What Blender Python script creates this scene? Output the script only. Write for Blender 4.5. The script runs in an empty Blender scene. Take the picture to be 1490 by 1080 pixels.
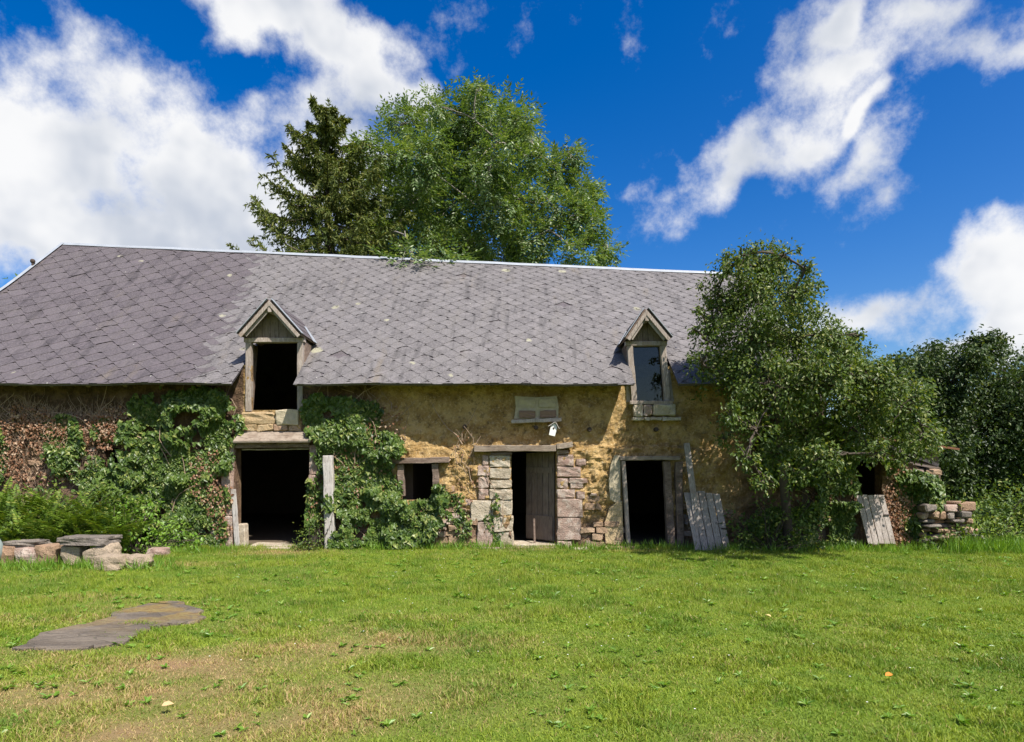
import bpy, bmesh, math, random
import numpy as np
from mathutils import Vector, Matrix

random.seed(7)
RNG = np.random.default_rng(11)
SC = bpy.context.scene
COL = SC.collection

# ------------------------------------------------------------------ camera
CAM_D, CAM_H, F, CX, HY = 13.0, 1.61, 930.0, 745.0, 680.0
cam_d = bpy.data.cameras.new('camera')
cam = bpy.data.objects.new('camera', cam_d); COL.objects.link(cam)
cam.location = (0, -CAM_D, CAM_H); cam.rotation_euler = (math.pi / 2, 0, 0)
cam_d.sensor_width = 36; cam_d.lens = 36 * F / 1490; cam_d.shift_y = 140 / 1490
cam_d.clip_start = 0.05; cam_d.clip_end = 3000
SC.camera = cam

# ------------------------------------------------------------------ light
SUN = Vector((0.40, -0.45, 0.80)).normalized()
sun_d = bpy.data.lights.new('sun', 'SUN'); sun = bpy.data.objects.new('sun', sun_d); COL.objects.link(sun)
sun_d.energy = 5.0; sun_d.angle = math.radians(0.5); sun_d.color = (1, 0.955, 0.87)
sun.rotation_euler = SUN.to_track_quat('Z', 'Y').to_euler(); sun.location = SUN * 40

world = bpy.data.worlds.new('World'); SC.world = world; world.use_nodes = True
SC.view_settings.view_transform = 'Standard'; SC.view_settings.look = 'None'
SC.view_settings.exposure = 0.74; SC.view_settings.gamma = 1
SC.cycles.max_bounces = 6; SC.cycles.transparent_max_bounces = 8
SC.cycles.diffuse_bounces = 2; SC.cycles.glossy_bounces = 3; SC.cycles.transmission_bounces = 4


class T:
    """small wrapper round a node tree"""
    def __init__(s, tree): s.t = tree; tree.nodes.clear()
    def n(s, typ, ins=None, out=0, **props):
        nd = s.t.nodes.new('ShaderNode' + typ)
        for k, v in props.items(): setattr(nd, k, v)
        for k, v in (ins or {}).items():
            if isinstance(v, bpy.types.NodeSocket): s.t.links.new(v, nd.inputs[k])
            else: nd.inputs[k].default_value = v
        return nd.outputs[out] if len(nd.outputs) else None
    def math(s, op, a, b=0.0, c=0.0, clamp=False):
        return s.n('Math', {0: a, 1: b, 2: c}, operation=op, use_clamp=clamp)
    def vmath(s, op, a, b=(0, 0, 0), out=0):
        return s.n('VectorMath', {0: a, 1: b}, out=out, operation=op)
    def noise(s, vec, scale, detail=4, rough=0.55, out=0, dist=0.0):
        return s.n('TexNoise', {'Vector': vec, 'Scale': scale, 'Detail': detail, 'Roughness': rough, 'Distortion': dist}, out=out)
    def mix(s, f, a, b, blend='MIX'):
        nd = s.t.nodes.new('ShaderNodeMix'); nd.data_type = 'RGBA'; nd.blend_type = blend; nd.clamp_factor = True
        for i, v in ((0, f), (6, a), (7, b)):
            if isinstance(v, bpy.types.NodeSocket): s.t.links.new(v, nd.inputs[i])
            else: nd.inputs[i].default_value = v if i == 0 else ((*v, 1) if len(v) == 3 else v)
        return nd.outputs[2]
    def ss(s, v, lo, hi, a=0.0, b=1.0):
        return s.n('MapRange', {0: v, 1: lo, 2: hi, 3: a, 4: b}, interpolation_type='SMOOTHSTEP')


# sky: Nishita with drifting cumulus, laid out by direction over the whole dome
def pxdir(px, py):
    return Vector(((px - CX) / F, 1, (HY - py) / F)).normalized()

def build_world():
    t = T(world.node_tree)
    sky = t.n('TexSky', sky_type='NISHITA', sun_disc=False, sun_elevation=math.asin(SUN.z),
              sun_rotation=math.atan2(SUN.x, SUN.y), air_density=1.0, dust_density=1.6, ozone_density=2.5)
    sky = t.n('HueSaturation', {'Hue': 0.512, 'Saturation': 1.52, 'Value': 1.14, 'Color': sky})
    d = t.n('TexCoord', out=0)
    d = t.vmath('NORMALIZE', d)
    # warp the direction so that cloud edges billow
    w = t.noise(d, 7.0, 2, 0.55, out=1)
    w = t.vmath('SUBTRACT', w, (0.5, 0.5, 0.5))
    w = t.n('VectorMath', {0: w, 'Scale': 0.16}, operation='SCALE')
    dw = t.vmath('ADD', d, w)
    blobs = []
    def b(px, py, rx, ry, ang=0.0, k=1.0):
        c = pxdir(px, py)
        s = c.y / F
        e1 = Vector((1, 0, 0)); e1 = (e1 - c * e1.dot(c)).normalized(); e2 = c.cross(e1) * -1
        ca, sa = math.cos(math.radians(ang)), math.sin(math.radians(ang))
        blobs.append((c, (e1 * ca + e2 * sa) / (rx * s), (e2 * ca - e1 * sa) / (ry * s), k))
    # left bank of cumulus
    b(60, 200, 190, 110); b(240, 190, 190, 110, -14); b(100, 330, 300, 120); b(330, 270, 200, 130, -30); b(-120, 220, 200, 190)
    b(520, 110, 95, 70, -38); b(420, 20, 110, 45, -10); b(470, 70, 90, 50, -40); b(590, 130, 48, 45); b(480, 230, 110, 110)
    # streak climbing to the upper right
    b(1060, 260, 130, 58, 35, .8); b(1160, 190, 90, 55, 40, .75); b(1215, 90, 115, 100, 60, .85); b(1330, 20, 190, 65, 0, .8); b(1470, 65, 110, 60, 20, .72)
    b(1255, 165, 58, 26, 20, .85); b(1190, 20, 60, 60); b(1262, 245, 85, 50, 25, .50); b(1290, 305, 85, 36, 35, .45); b(935, 255, 50, 32, 20, .38); b(680, 90, 26, 50, -30, .30); b(120, 70, 40, 130, 40, .45)
    # cumulus low on the right
    b(1280, 460, 130, 58, 6); b(1450, 400, 95, 85, 30); b(1520, 440, 140, 100); b(1420, 500, 150, 40); b(1560, 300, 60, 60)
    # the same kind of sky all round
    r = random.Random(5)
    for i in range(9):
        az = math.radians(60 + 240 * (i + r.random()) / 9); el = math.radians(r.uniform(10, 52))
        c = Vector((math.sin(az) * math.cos(el), math.cos(az) * math.cos(el), math.sin(el)))
        e1 = Vector((0, 0, 1)).cross(c).normalized(); e2 = c.cross(e1)
        a = r.uniform(.16, .34); q = r.uniform(.09, .18)
        blobs.append((c, e1 / a, e2 / q, 1.0))
    m = None
    for c, u, v, k in blobs:
        ru, rv = 1 / u.length, 1 / v.length
        R = Matrix((u.normalized(), v.normalized(), u.cross(v).normalized())).transposed()
        q = t.n('Mapping', {0: dw, 'Location': c, 'Rotation': R.to_euler(), 'Scale': (ru * 1.35, rv * 1.35, max(ru, rv) * 1.6)}, vector_type='TEXTURE')
        q = t.n('TexGradient', {0: q}, out=1, gradient_type='SPHERICAL')
        if k < 1: q = t.math('MULTIPLY', q, k)
        m = q if m is None else t.math('SMOOTH_MAX', m, q, 0.22)
    m = t.math('MULTIPLY_ADD', m, 1.6, -0.54)
    nz = t.noise(d, 8.0, 7, 0.66)
    nz = t.math('SUBTRACT', nz, 0.5)
    dens = t.math('MULTIPLY_ADD', nz, 2.15, m)
    alpha = t.ss(dens, -0.12, 0.62)
    n2 = t.noise(d, 5.0, 4, 0.6)
    up = t.n('SeparateXYZ', {0: d}, out=2)
    body = t.math('MULTIPLY_ADD', n2, 1.5, t.math('MULTIPLY', t.ss(dens, 0.1, 0.8), -0.12))
    shade = t.ss(body, 0.36, 0.84)
    cloud = t.mix(shade, (0.58, 0.63, 0.72), (1.0, 1.0, 1.0))
    bg1 = t.n('Background', {0: sky, 1: 0.086})
    bg2 = t.n('Background', {0: cloud, 1: 0.59})
    sh = t.n('MixShader', {0: t.math('MULTIPLY', alpha, 0.97), 1: bg1, 2: bg2})
    t.n('OutputWorld', {0: sh})
    world.cycles.sampling_method = 'MANUAL'; world.cycles.sample_map_resolution = 256
build_world()

# ------------------------------------------------------------------ helpers
def W(px, py, y=0.0):
    """point of the place seen at a photograph pixel, at distance plane y"""
    s = (CAM_D + y) / F
    return ((px - CX) * s, y, CAM_H + (HY - py) * s)
def G(px, py):
    """point on the lawn"""
    d = CAM_H * F / (py - HY)
    return ((px - CX) * d / F, d - CAM_D)

def _h(ix, iy, iz, seed):
    n = (ix.astype(np.int64) * 374761393 + iy.astype(np.int64) * 668265263 + iz.astype(np.int64) * 2147483647 + seed * 1274126177) & 0xFFFFFFFF
    n = ((n ^ (n >> 13)) * 1274126177) & 0xFFFFFFFF
    n = ((n ^ (n >> 16)) * 2246822519) & 0xFFFFFFFF
    return ((n ^ (n >> 15)) & 0xFFFFFF) / float(0xFFFFFF)
def vnoise(x, y, z=0.0, seed=0):
    x = np.asarray(x, float); y = np.asarray(y, float); z = np.zeros_like(x) + z
    ix, iy, iz = np.floor(x), np.floor(y), np.floor(z)
    fx, fy, fz = x - ix, y - iy, z - iz
    fx, fy, fz = [f * f * (3 - 2 * f) for f in (fx, fy, fz)]
    r = 0
    for dx in (0, 1):
        for dy in (0, 1):
            for dz in (0, 1):
                r = r + _h(ix + dx, iy + dy, iz + dz, seed) * (fx if dx else 1 - fx) * (fy if dy else 1 - fy) * (fz if dz else 1 - fz)
    return r
def fbm(x, y, z=0.0, oct=4, seed=0):
    s, a, r = 0, 0.5, 0
    for i in range(oct):
        r = r + a * vnoise(np.asarray(x) * 2 ** i, np.asarray(y) * 2 ** i, np.asarray(z) * 2 ** i, seed + i); s += a; a *= 0.5
    return r / s
def sstep(v, a, b):
    t = np.clip((v - a) / (b - a), 0, 1); return t * t * (3 - 2 * t)

def mesh_np(name, V, faces, mat=None, parent=None, attrs=None, smooth=False):
    """faces: list of (m,k) int arrays"""
    me = bpy.data.meshes.new(name)
    V = np.asarray(V, np.float32)
    me.vertices.add(len(V)); me.vertices.foreach_set('co', V.ravel())
    faces = [np.asarray(f, np.int32) for f in faces if len(f)]
    loops = np.concatenate([f.ravel() for f in faces]); tot = np.concatenate([np.full(len(f), f.shape[1], np.int32) for f in faces])
    me.loops.add(len(loops)); me.loops.foreach_set('vertex_index', loops)
    me.polygons.add(len(tot)); st = np.zeros(len(tot), np.int32); st[1:] = np.cumsum(tot)[:-1]
    me.polygons.foreach_set('loop_start', st); me.polygons.foreach_set('loop_total', tot)
    me.polygons.foreach_set('use_smooth', np.full(len(tot), smooth, bool))
    for k, v in (attrs or {}).items():
        a = me.attributes.new(k, 'FLOAT', 'POINT'); a.data.foreach_set('value', np.asarray(v, np.float32))
    me.update(calc_edges=True)
    if mat: me.materials.append(mat)
    return link(name, me, parent)
def link(name, me, parent=None):
    o = bpy.data.objects.new(name, me); COL.objects.link(o)
    if parent: o.parent = parent
    return o
def empty(name, label, cat, loc=(0, 0, 0), group=None):
    o = bpy.data.objects.new(name, None); COL.objects.link(o); o.location = loc; o.empty_display_size = 0.2
    return tag(o, label, cat, group)
def tag(o, label, cat, group=None):
    o['label'] = label; o['category'] = cat; o['kind'] = 'thing'
    if group: o['group'] = group
    return o
def off(parent):  # where a part's coordinates are measured from
    return np.array(parent.location) if parent and not parent.parent else np.zeros(3)
def part(name, bm, mat, parent=None, smooth=False, tone=None):
    me = bpy.data.meshes.new(name); bm.to_mesh(me); bm.free()
    if smooth:
        for p in me.polygons: p.use_smooth = True
    if mat: me.materials.append(mat)
    a = me.attributes.new('tone', 'FLOAT', 'POINT')
    a.data.foreach_set('value', np.full(len(me.vertices), random.random() if tone is None else tone, np.float32))
    o = link(name, me, parent)
    return o
def box(bm, p0, p1, bev=0.0, mtx=None, jit=0.0):
    """axis box from corner to corner, optionally bevelled, jittered and moved"""
    p0, p1 = Vector(p0), Vector(p1); c = (p0 + p1) / 2; s = p1 - p0
    g = bmesh.ops.create_cube(bm, size=1.0); vs = g['verts']
    for v in vs: v.co = Vector((v.co.x * s.x, v.co.y * s.y, v.co.z * s.z)) + c
    if jit:
        for v in vs: v.co += Vector((random.uniform(-jit, jit), random.uniform(-jit, jit), random.uniform(-jit, jit)))
    if bev:
        es = list({e for v in vs for e in v.link_edges})
        r = bmesh.ops.bevel(bm, geom=es, offset=bev, segments=1, profile=0.5, affect='EDGES')
        vs = list({v for f in r['faces'] for v in f.verts})
    if mtx is not None:
        for v in vs: v.co = mtx @ v.co
    return vs
def quadbox(bm, quad, thick, n=None, bev=0.0):
    """a board: four corner points and a thickness along n"""
    q = [Vector(p) for p in quad]
    n = Vector(n) if n is not None else (q[1] - q[0]).cross(q[3] - q[0]).normalized()
    a = [bm.verts.new(p) for p in q]; b = [bm.verts.new(p + n * thick) for p in q]
    fs = [bm.faces.new(a[::-1]), bm.faces.new(b)]
    for i in range(4): fs.append(bm.faces.new((a[i], a[(i + 1) % 4], b[(i + 1) % 4], b[i])))
    bmesh.ops.recalc_face_normals(bm, faces=fs)
    if bev:
        bmesh.ops.bevel(bm, geom=list({e for f in fs for e in f.edges}), offset=bev, segments=1, affect='EDGES')
def beam(p0, p1, w, h, up=(0, 0, 1), bev=0.006, wob=0.0, seg=1):
    """a bar between two points, w wide and h high, a little irregular"""
    bm = bmesh.new(); p0, p1 = Vector(p0), Vector(p1); d = (p1 - p0).normalized(); up = Vector(up)
    s = d.cross(up).normalized(); u = s.cross(d)
    rings = []
    for i in range(seg + 1):
        c = p0.lerp(p1, i / seg)
        if wob: c = c + u * random.uniform(-wob, wob) + s * random.uniform(-wob, wob)
        k = 1 + (random.uniform(-1, 1) * wob * 4 if wob else 0)
        rings.append([bm.verts.new(c + s * a * w / 2 * k + u * b_ * h / 2 * k) for a, b_ in ((-1, -1), (1, -1), (1, 1), (-1, 1))])
    for i in range(seg):
        for j in range(4): bm.faces.new((rings[i][j], rings[i][(j + 1) % 4], rings[i + 1][(j + 1) % 4], rings[i + 1][j]))
    bm.faces.new(rings[0][::-1]); bm.faces.new(rings[-1])
    bmesh.ops.recalc_face_normals(bm, faces=bm.faces)
    if bev:
        es = [e for e in bm.edges if e.calc_face_angle(0) > 0.9]
        bmesh.ops.bevel(bm, geom=es, offset=bev, segments=1, affect='EDGES')
    return bm

class Buf:
    """collects vertices and faces of one part"""
    def __init__(s): s.V = []; s.F = {}; s.tone = []; s.n = 0
    def add(s, V, faces, tone):
        V = np.asarray(V, float).reshape(-1, 3)
        for f in faces:
            f = np.asarray(f, np.int64)
            s.F.setdefault(f.shape[1], []).append(f + s.n)
        s.V.append(V); s.tone.append(np.zeros(len(V)) + tone); s.n += len(V)
    def build(s, name, mat, parent=None, smooth=False):
        V = np.concatenate(s.V) - off(parent)
        return mesh_np(name, V, [np.concatenate(f) for f in s.F.values()], mat, parent, {'tone': np.concatenate(s.tone)}, smooth)
    def tube(s, pts, rad, sides=6, tone=0.5):
        pts = np.asarray(pts, float); m = len(pts); rad = np.zeros(m) + rad
        t = np.gradient(pts, axis=0); t /= np.linalg.norm(t, axis=1)[:, None] + 1e-9
        ref = np.array([0.31, 0.17, 0.93]) if abs(t[0, 2]) < .9 else np.array([1.0, 0.1, 0.0])
        u = np.cross(t, ref); u /= np.linalg.norm(u, axis=1)[:, None] + 1e-9; v = np.cross(t, u)
        a = np.arange(sides) * 2 * np.pi / sides
        P = pts[:, None] + rad[:, None, None] * (np.cos(a)[None, :, None] * u[:, None] + np.sin(a)[None, :, None] * v[:, None])
        f = []
        for i in range(m - 1):
            for j in range(sides):
                f.append((i * sides + j, i * sides + (j + 1) % sides, (i + 1) * sides + (j + 1) % sides, (i + 1) * sides + j))
        s.add(P.reshape(-1, 3), [np.array(f)], tone)
    def leaves(s, P, D, Nn, L, Wd, kind='diamond', fold=0.12, tone=None, curl=0.0):
        P = np.asarray(P, float); n = len(P)
        if n == 0: return
        D = D / (np.linalg.norm(D, axis=1)[:, None] + 1e-9)
        S = np.cross(D, Nn); S /= np.linalg.norm(S, axis=1)[:, None] + 1e-9; U = np.cross(S, D)
        L = (np.zeros(n) + L)[:, None]; Wd = (np.zeros(n) + Wd)[:, None]
        if kind == 'diamond': prof = [(0, 0, 0), (.5, .42, fold), (0, 1, -curl), (-.5, .42, fold)]; fc = [(0, 1, 2), (0, 2, 3)]
        elif kind == 'oval': prof = [(0, 0, 0), (.42, .22, fold), (.46, .6, fold), (0, 1, -curl), (-.46, .6, fold), (-.42, .22, fold)]; fc = [(0, 1, 2, 3), (0, 3, 4, 5)]
        elif kind == 'ivy': prof = [(0, 0, 0), (.52, -.08, fold), (.36, .42, fold), (0, 1, -curl), (-.36, .42, fold), (-.52, -.08, fold)]; fc = [(0, 1, 2, 3), (0, 3, 4, 5)]
        elif kind == 'blade': prof = [(-.5, 0, 0), (.5, 0, 0), (0, 1, 0)]; fc = [(0, 1, 2)]
        V = np.stack([P + S * Wd * a + D * L * b_ + U * Wd * c for a, b_, c in prof], 1)
        k = len(prof); base = (np.arange(n) * k)[:, None]
        tone = RNG.random(n) if tone is None else tone
        s.add(V.reshape(-1, 3), [np.concatenate([base + np.array(f)[None] for f in fc])], np.repeat(np.zeros(n) + tone, k))

def rdir(n):
    v = RNG.normal(size=(n, 3)); return v / np.linalg.norm(v, axis=1)[:, None]

# ------------------------------------------------------------------ materials
def material(name, fn):
    m = bpy.data.materials.new(name); m.use_nodes = True
    t = T(m.node_tree); sh = fn(t)
    t.n('OutputMaterial', {0: sh}); return m
def attr(t, n): return t.n('Attribute', attribute_name=n, out=2)
def bump(t, h, s=0.5, d=0.02): return t.n('Bump', {'Strength': s, 'Distance': d, 'Height': h})
def pos(t): return t.n('NewGeometry', out=0)
def scale(t, v, s): return t.vmath('MULTIPLY', v, s)

def m_slate(t, a, b, c, lich):
    p = pos(t); tone = attr(t, 'tone')
    col = t.mix(tone, a, b)
    st = t.noise(scale(t, p, (2.2, 0.5, 0.5)), 1.6, 5, .6)
    col = t.mix(t.ss(st, .48, .75), col, c)
    fine = t.noise(p, 34, 5, .7); col = t.mix(t.math('MULTIPLY', t.ss(fine, .40, .66), .6), col, tuple(x * 1.75 for x in b))
    warm = t.noise(scale(t, p, (1.6, .35, .35)), 1.3, 4, .6); col = t.mix(t.math('MULTIPLY', t.ss(warm, .60, .78), .45), col, (.17, .135, .09))
    blot = t.noise(p, 4.5, 6, .72); col = t.mix(t.math('MULTIPLY', t.ss(blot, .50, .64), .7), col, tuple(x * 2.1 for x in a)); col = t.mix(t.math('MULTIPLY', t.ss(t.noise(scale(t, p, (3.0, .5, .5)), 1.7, 5, .65), .52, .68), .55), col, tuple(x * .6 for x in a))
    # round pale lichen rosettes
    vor = t.n('TexVoronoi', {'Vector': t.vmath('ADD', p, t.n('VectorMath', {0: t.noise(p, 9, 3, .6, out=1), 'Scale': .14}, operation='SCALE')), 'Scale': 1.25, 'Randomness': 1.0}, out=0)
    sel = t.n('TexVoronoi', {'Vector': p, 'Scale': 1.25, 'Randomness': 1.0}, out=1)
    big = t.n('SeparateColor', {0: sel}, out=0)
    rad = t.math('MULTIPLY_ADD', big, .19, .0 if lich > .5 else -.065)
    lm = t.ss(t.math('SUBTRACT', rad, vor), -.01, .05)
    col = t.mix(t.math('MULTIPLY', lm, t.ss(fine, .3, .55)), col, (.30, .285, .20))
    v2 = t.n('TexVoronoi', {'Vector': p, 'Scale': 5.5}, out=0); s2 = t.n('SeparateColor', {0: t.n('TexVoronoi', {'Vector': p, 'Scale': 5.5}, out=1)}, out=1)
    col = t.mix(t.math('MULTIPLY', t.ss(t.math('SUBTRACT', t.math('MULTIPLY_ADD', s2, .3, -.2), v2), 0, .03), .85), col, (.42, .42, .37))
    return t.n('BsdfPrincipled', {'Base Color': col, 'Roughness': .72, 'Specular IOR Level': .35, 'Normal': bump(t, fine, .5, .012)})
M_SLATE_L = material('slate_old', lambda t: m_slate(t, (.052, .043, .047), (.090, .077, .081), (.080, .068, .066), .2))
M_SLATE_R = material('slate_pale', lambda t: m_slate(t, (.086, .078, .078), (.122, .112, .111), (.118, .106, .098), .9))

def m_cob(t):
    p = pos(t); gold = attr(t, 'gold'); stone = attr(t, 'stone')
    f = t.noise(p, 22, 6, .72); g = t.noise(p, 3.2, 5, .6); h = t.noise(scale(t, p, (5, 5, 2)), 6, 5, .7)
    cob = t.mix(t.ss(g, .35, .65), (.39, .24, .085), (.60, .41, .185))
    cob = t.mix(t.ss(f, .5, .72), cob, (.73, .56, .33))
    earth = t.mix(t.ss(g, .38, .62), (.085, .055, .036), (.155, .10, .066))
    earth = t.mix(t.ss(h, .5, .7), earth, (.22, .125, .075))
    col = t.mix(t.math('ADD', gold, t.math('MULTIPLY_ADD', g, .6, -.3)), earth, cob)
    rock = t.mix(t.ss(h, .4, .65), (.17, .10, .075), (.29, .195, .145))
    col = t.mix(t.math('ADD', stone, t.math('MULTIPLY_ADD', h, .5, -.25)), col, rock)
    col = t.mix(t.math('MULTIPLY', t.ss(t.noise(p, 9, 5, .7), .51, .65), .62), col, (.14, .094, .052))
    hh = t.math('MULTIPLY_ADD', t.noise(p, 9, 6, .75), 1.0, t.math('MULTIPLY', f, .5))
    return t.n('BsdfPrincipled', {'Base Color': col, 'Roughness': .95, 'Specular IOR Level': .1, 'Normal': bump(t, hh, 1.0, .11)})
M_COB = material('cob', m_cob)

def m_stone(t, a, b, c, rough=.9, sc=1.0):
    p = pos(t); tone = attr(t, 'tone')
    col = t.mix(tone, a, b)
    g = t.noise(p, 7 * sc, 6, .7); f = t.noise(p, 45 * sc, 4, .7)
    col = t.mix(t.ss(g, .46, .66), col, c)
    col = t.mix(t.math('MULTIPLY', t.ss(f, .5, .7), .4), col, tuple(min(1, x * 1.5) for x in b))
    col = t.mix(t.math('MULTIPLY', t.ss(t.noise(p, 16 * sc, 5, .7), .56, .68), .7), col, tuple(x * .4 for x in a))
    return t.n('BsdfPrincipled', {'Base Color': col, 'Roughness': rough, 'Specular IOR Level': .2,
                                  'Normal': bump(t, t.math('MULTIPLY_ADD', g, 1.2, f), .8, .03)})
M_STONE_PALE = material('stone_pale', lambda t: m_stone(t, (.34, .275, .20), (.43, .36, .27), (.50, .44, .35)))
M_STONE_PINK = material('stone_pink', lambda t: m_stone(t, (.27, .18, .145), (.36, .26, .21), (.46, .38, .32)))
M_RUBBLE = material('stone_rubble', lambda t: m_stone(t, (.25, .155, .10), (.38, .27, .18), (.33, .22, .14)))
M_BOULDER = material('stone_boulder', lambda t: m_stone(t, (.32, .25, .18), (.38, .30, .22), (.27, .215, .15)))
M_SLABDARK = material('stone_dark', lambda t: m_stone(t, (.13, .11, .095), (.20, .17, .145), (.27, .23, .19)))

M_COBLUMP = material('cob_lump', lambda t: m_stone(t, (.30, .20, .10), (.40, .285, .16), (.50, .39, .25), .95, 1.4))

def m_flag(t):
    p = pos(t); n1 = t.noise(scale(t, p, (.5, 1.4, 1)), 3.0, 6, .65); n2 = t.noise(p, 2.1, 5, .6); f = t.noise(scale(t, p, (.5, 1.6, 1)), 30, 4, .7)
    col = t.mix(t.ss(n1, .4, .65), (.125, .097, .07), (.20, .16, .118))
    col = t.mix(t.math('MULTIPLY', t.ss(f, .5, .7), .5), col, (.25, .215, .175))
    cr = t.n('TexVoronoi', {'Vector': t.vmath('ADD', scale(t, p, (.7, 1.6, 1)), t.n('VectorMath', {0: t.noise(p, 4, 3, .6, out=1), 'Scale': .35}, operation='SCALE')), 'Scale': 1.5}, out=0, feature='DISTANCE_TO_EDGE')
    crk = t.math('MULTIPLY', t.ss(cr, .03, .0), .35); col = t.mix(crk, col, (.05, .045, .02))
    moss = t.math('MULTIPLY', t.ss(n2, .43, .56), t.ss(t.n('SeparateXYZ', {0: p}, out=1), -7.1, -5.9))
    col = t.mix(moss, col, t.mix(t.ss(f, .4, .6), (.20, .115, .04), (.27, .21, .07)))
    return t.n('BsdfPrincipled', {'Base Color': col, 'Roughness': .9, 'Normal': bump(t, t.math('SUBTRACT', t.math('MULTIPLY_ADD', n1, 2.0, f), crk), .9, .04)})
M_FLAG = material('flagstone', m_flag)

def m_wood(t, a, b, c, grain=(14, 14, 1.2)):
    tc = t.n('TexCoord', out=3); tone = attr(t, 'tone')
    v = t.vmath('ADD', scale(t, tc, grain), t.n('CombineXYZ', {0: t.math('MULTIPLY', tone, 37), 1: t.math('MULTIPLY', tone, 11), 2: 0.0}))
    g = t.noise(v, 3.5, 6, .7, dist=.4); g2 = t.noise(tc, 3.0, 4, .6)
    col = t.mix(t.ss(g, .35, .65), a, b)
    col = t.mix(t.math('MULTIPLY', t.ss(g2, .5, .68), .7), col, c)
    col = t.mix(t.math('MULTIPLY_ADD', tone, .35, 0.0), col, tuple(x * .62 for x in a))
    cr = t.ss(t.noise(v, 7, 3, .5), .60, .68); col = t.mix(t.math('MULTIPLY', cr, .75), col, (.03, .025, .02))
    return t.n('BsdfPrincipled', {'Base Color': col, 'Roughness': .86, 'Specular IOR Level': .2, 'Normal': bump(t, t.math('SUBTRACT', g, t.math('MULTIPLY', cr, .6)), .7, .012)})
M_WOOD = material('weathered_wood', lambda t: m_wood(t, (.25, .20, .165), (.43, .37, .325), (.30, .225, .17)))
M_WOOD_H = material('weathered_beam', lambda t: m_wood(t, (.22, .17, .13), (.36, .295, .235), (.17, .12, .085), (1.2, 14, 14)))
M_WOOD_PALE = material('bleached_wood', lambda t: m_wood(t, (.42, .38, .35), (.60, .56, .52), (.34, .28, .23)))
M_WOOD_GREY = material('grey_planks', lambda t: m_wood(t, (.28, .235, .205), (.44, .385, .345), (.26, .205, .17)))
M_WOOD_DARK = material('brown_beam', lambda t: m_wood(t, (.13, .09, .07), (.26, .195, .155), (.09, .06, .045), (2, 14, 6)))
M_DOOR = material('old_door', lambda t: m_wood(t, (.17, .13, .10), (.25, .20, .16), (.12, .09, .07)))
M_TEAL = material('teal_paint', lambda t: m_wood(t, (.03, .22, .24), (.05, .30, .32), (.10, .20, .19)))

def m_plain(t, c, rough=.8, metal=0.0, var=.3, sc=12, spec=.3, bs=.3, bd=.01):
    p = pos(t); n = t.noise(p, sc, 5, .65)
    col = t.mix(n, tuple(x * (1 - var) for x in c), tuple(min(1, x * (1 + var)) for x in c))
    return t.n('BsdfPrincipled', {'Base Color': col, 'Roughness': rough, 'Metallic': metal, 'Specular IOR Level': spec, 'Normal': bump(t, n, bs, bd)})
M_ZINC = material('zinc', lambda t: m_plain(t, (.30, .32, .35), .65, .2, .3, 4))
M_PLASTER = material('lime_plaster', lambda t: m_plain(t, (.43, .325, .19), .95, 0, .35, 14, .1, .9, .06))
M_PLASTER_G = material('grey_plaster', lambda t: m_plain(t, (.40, .34, .24), .95, 0, .3, 11, .1, .8, .04))
M_BRICKISH = material('old_brick', lambda t: m_plain(t, (.22, .14, .10), .95, 0, .3, 25))
M_WHITE = material('white_paint', lambda t: m_plain(t, (.72, .71, .68), .6, 0, .08, 20))
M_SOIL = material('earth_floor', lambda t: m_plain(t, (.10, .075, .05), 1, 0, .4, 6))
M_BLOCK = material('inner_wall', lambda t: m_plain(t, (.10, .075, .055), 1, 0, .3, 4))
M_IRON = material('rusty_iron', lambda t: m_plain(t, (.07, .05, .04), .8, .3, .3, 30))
M_RUST = material('rusty_sheet', lambda t: m_plain(t, (.20, .09, .05), .85, .1, .4, 6))
M_TUB = material('pale_green_tub', lambda t: m_plain(t, (.30, .36, .34), .6, 0, .12, 6))

def m_glass(t):
    fr = t.n('Fresnel', {0: 1.38})
    tr = t.n('BsdfTransparent', {0: (.78, .82, .80, 1)}); gl = t.n('BsdfGlossy', {0: (1, 1, 1, 1), 1: .03, 'Normal': bump(t, t.noise(pos(t), 3, 2, .5), .12, .02)})
    return t.n('MixShader', {0: fr, 1: tr, 2: gl})
M_GLASS = material('window_glass', m_glass)

def m_leaf(t, a, b, c, trans=.28, rough=.42, spec=.45, cm=.75, back=1.25):
    tone = attr(t, 'tone'); p = pos(t)
    col = t.mix(tone, a, b)
    col = t.mix(t.ss(t.math('FRACT', t.math('MULTIPLY', tone, 7.31)), cm, 1.0), col, c)
    pat = t.noise(p, .9, 3, .5); col = t.mix(t.math('MULTIPLY', t.ss(pat, .45, .7), .4), col, b)
    pr = t.n('BsdfPrincipled', {'Base Color': col, 'Roughness': rough, 'Specular IOR Level': spec})
    tl = t.n('BsdfTranslucent', {0: t.mix(1.0, col, (1.5 * back, 1.45 * back, .55), 'MULTIPLY')})
    return t.n('MixShader', {0: trans, 1: pr, 2: tl})
M_IVY = material('ivy_leaf', lambda t: m_leaf(t, (.030, .064, .012), (.11, .17, .030), (.26, .285, .08), .26, .42, .38, .74))
M_IVYDEAD = material('ivy_dry_leaf', lambda t: m_leaf(t, (.20, .085, .045), (.34, .20, .125), (.48, .36, .26), .25, .7, .2, .6, .8))
M_TWIG = material('dry_twig', lambda t: m_plain(t, (.33, .235, .17), .95, 0, .4, 20, .1))
M_ASH = material('ash_leaf', lambda t: m_leaf(t, (.046, .092, .022), (.13, .195, .055), (.27, .31, .17), .28, .42, .42, .72))
M_SPRUCE = material('spruce_needle', lambda t: m_leaf(t, (.050, .075, .018), (.13, .155, .030), (.19, .185, .05), .2, .6, .25, .7))
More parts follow.
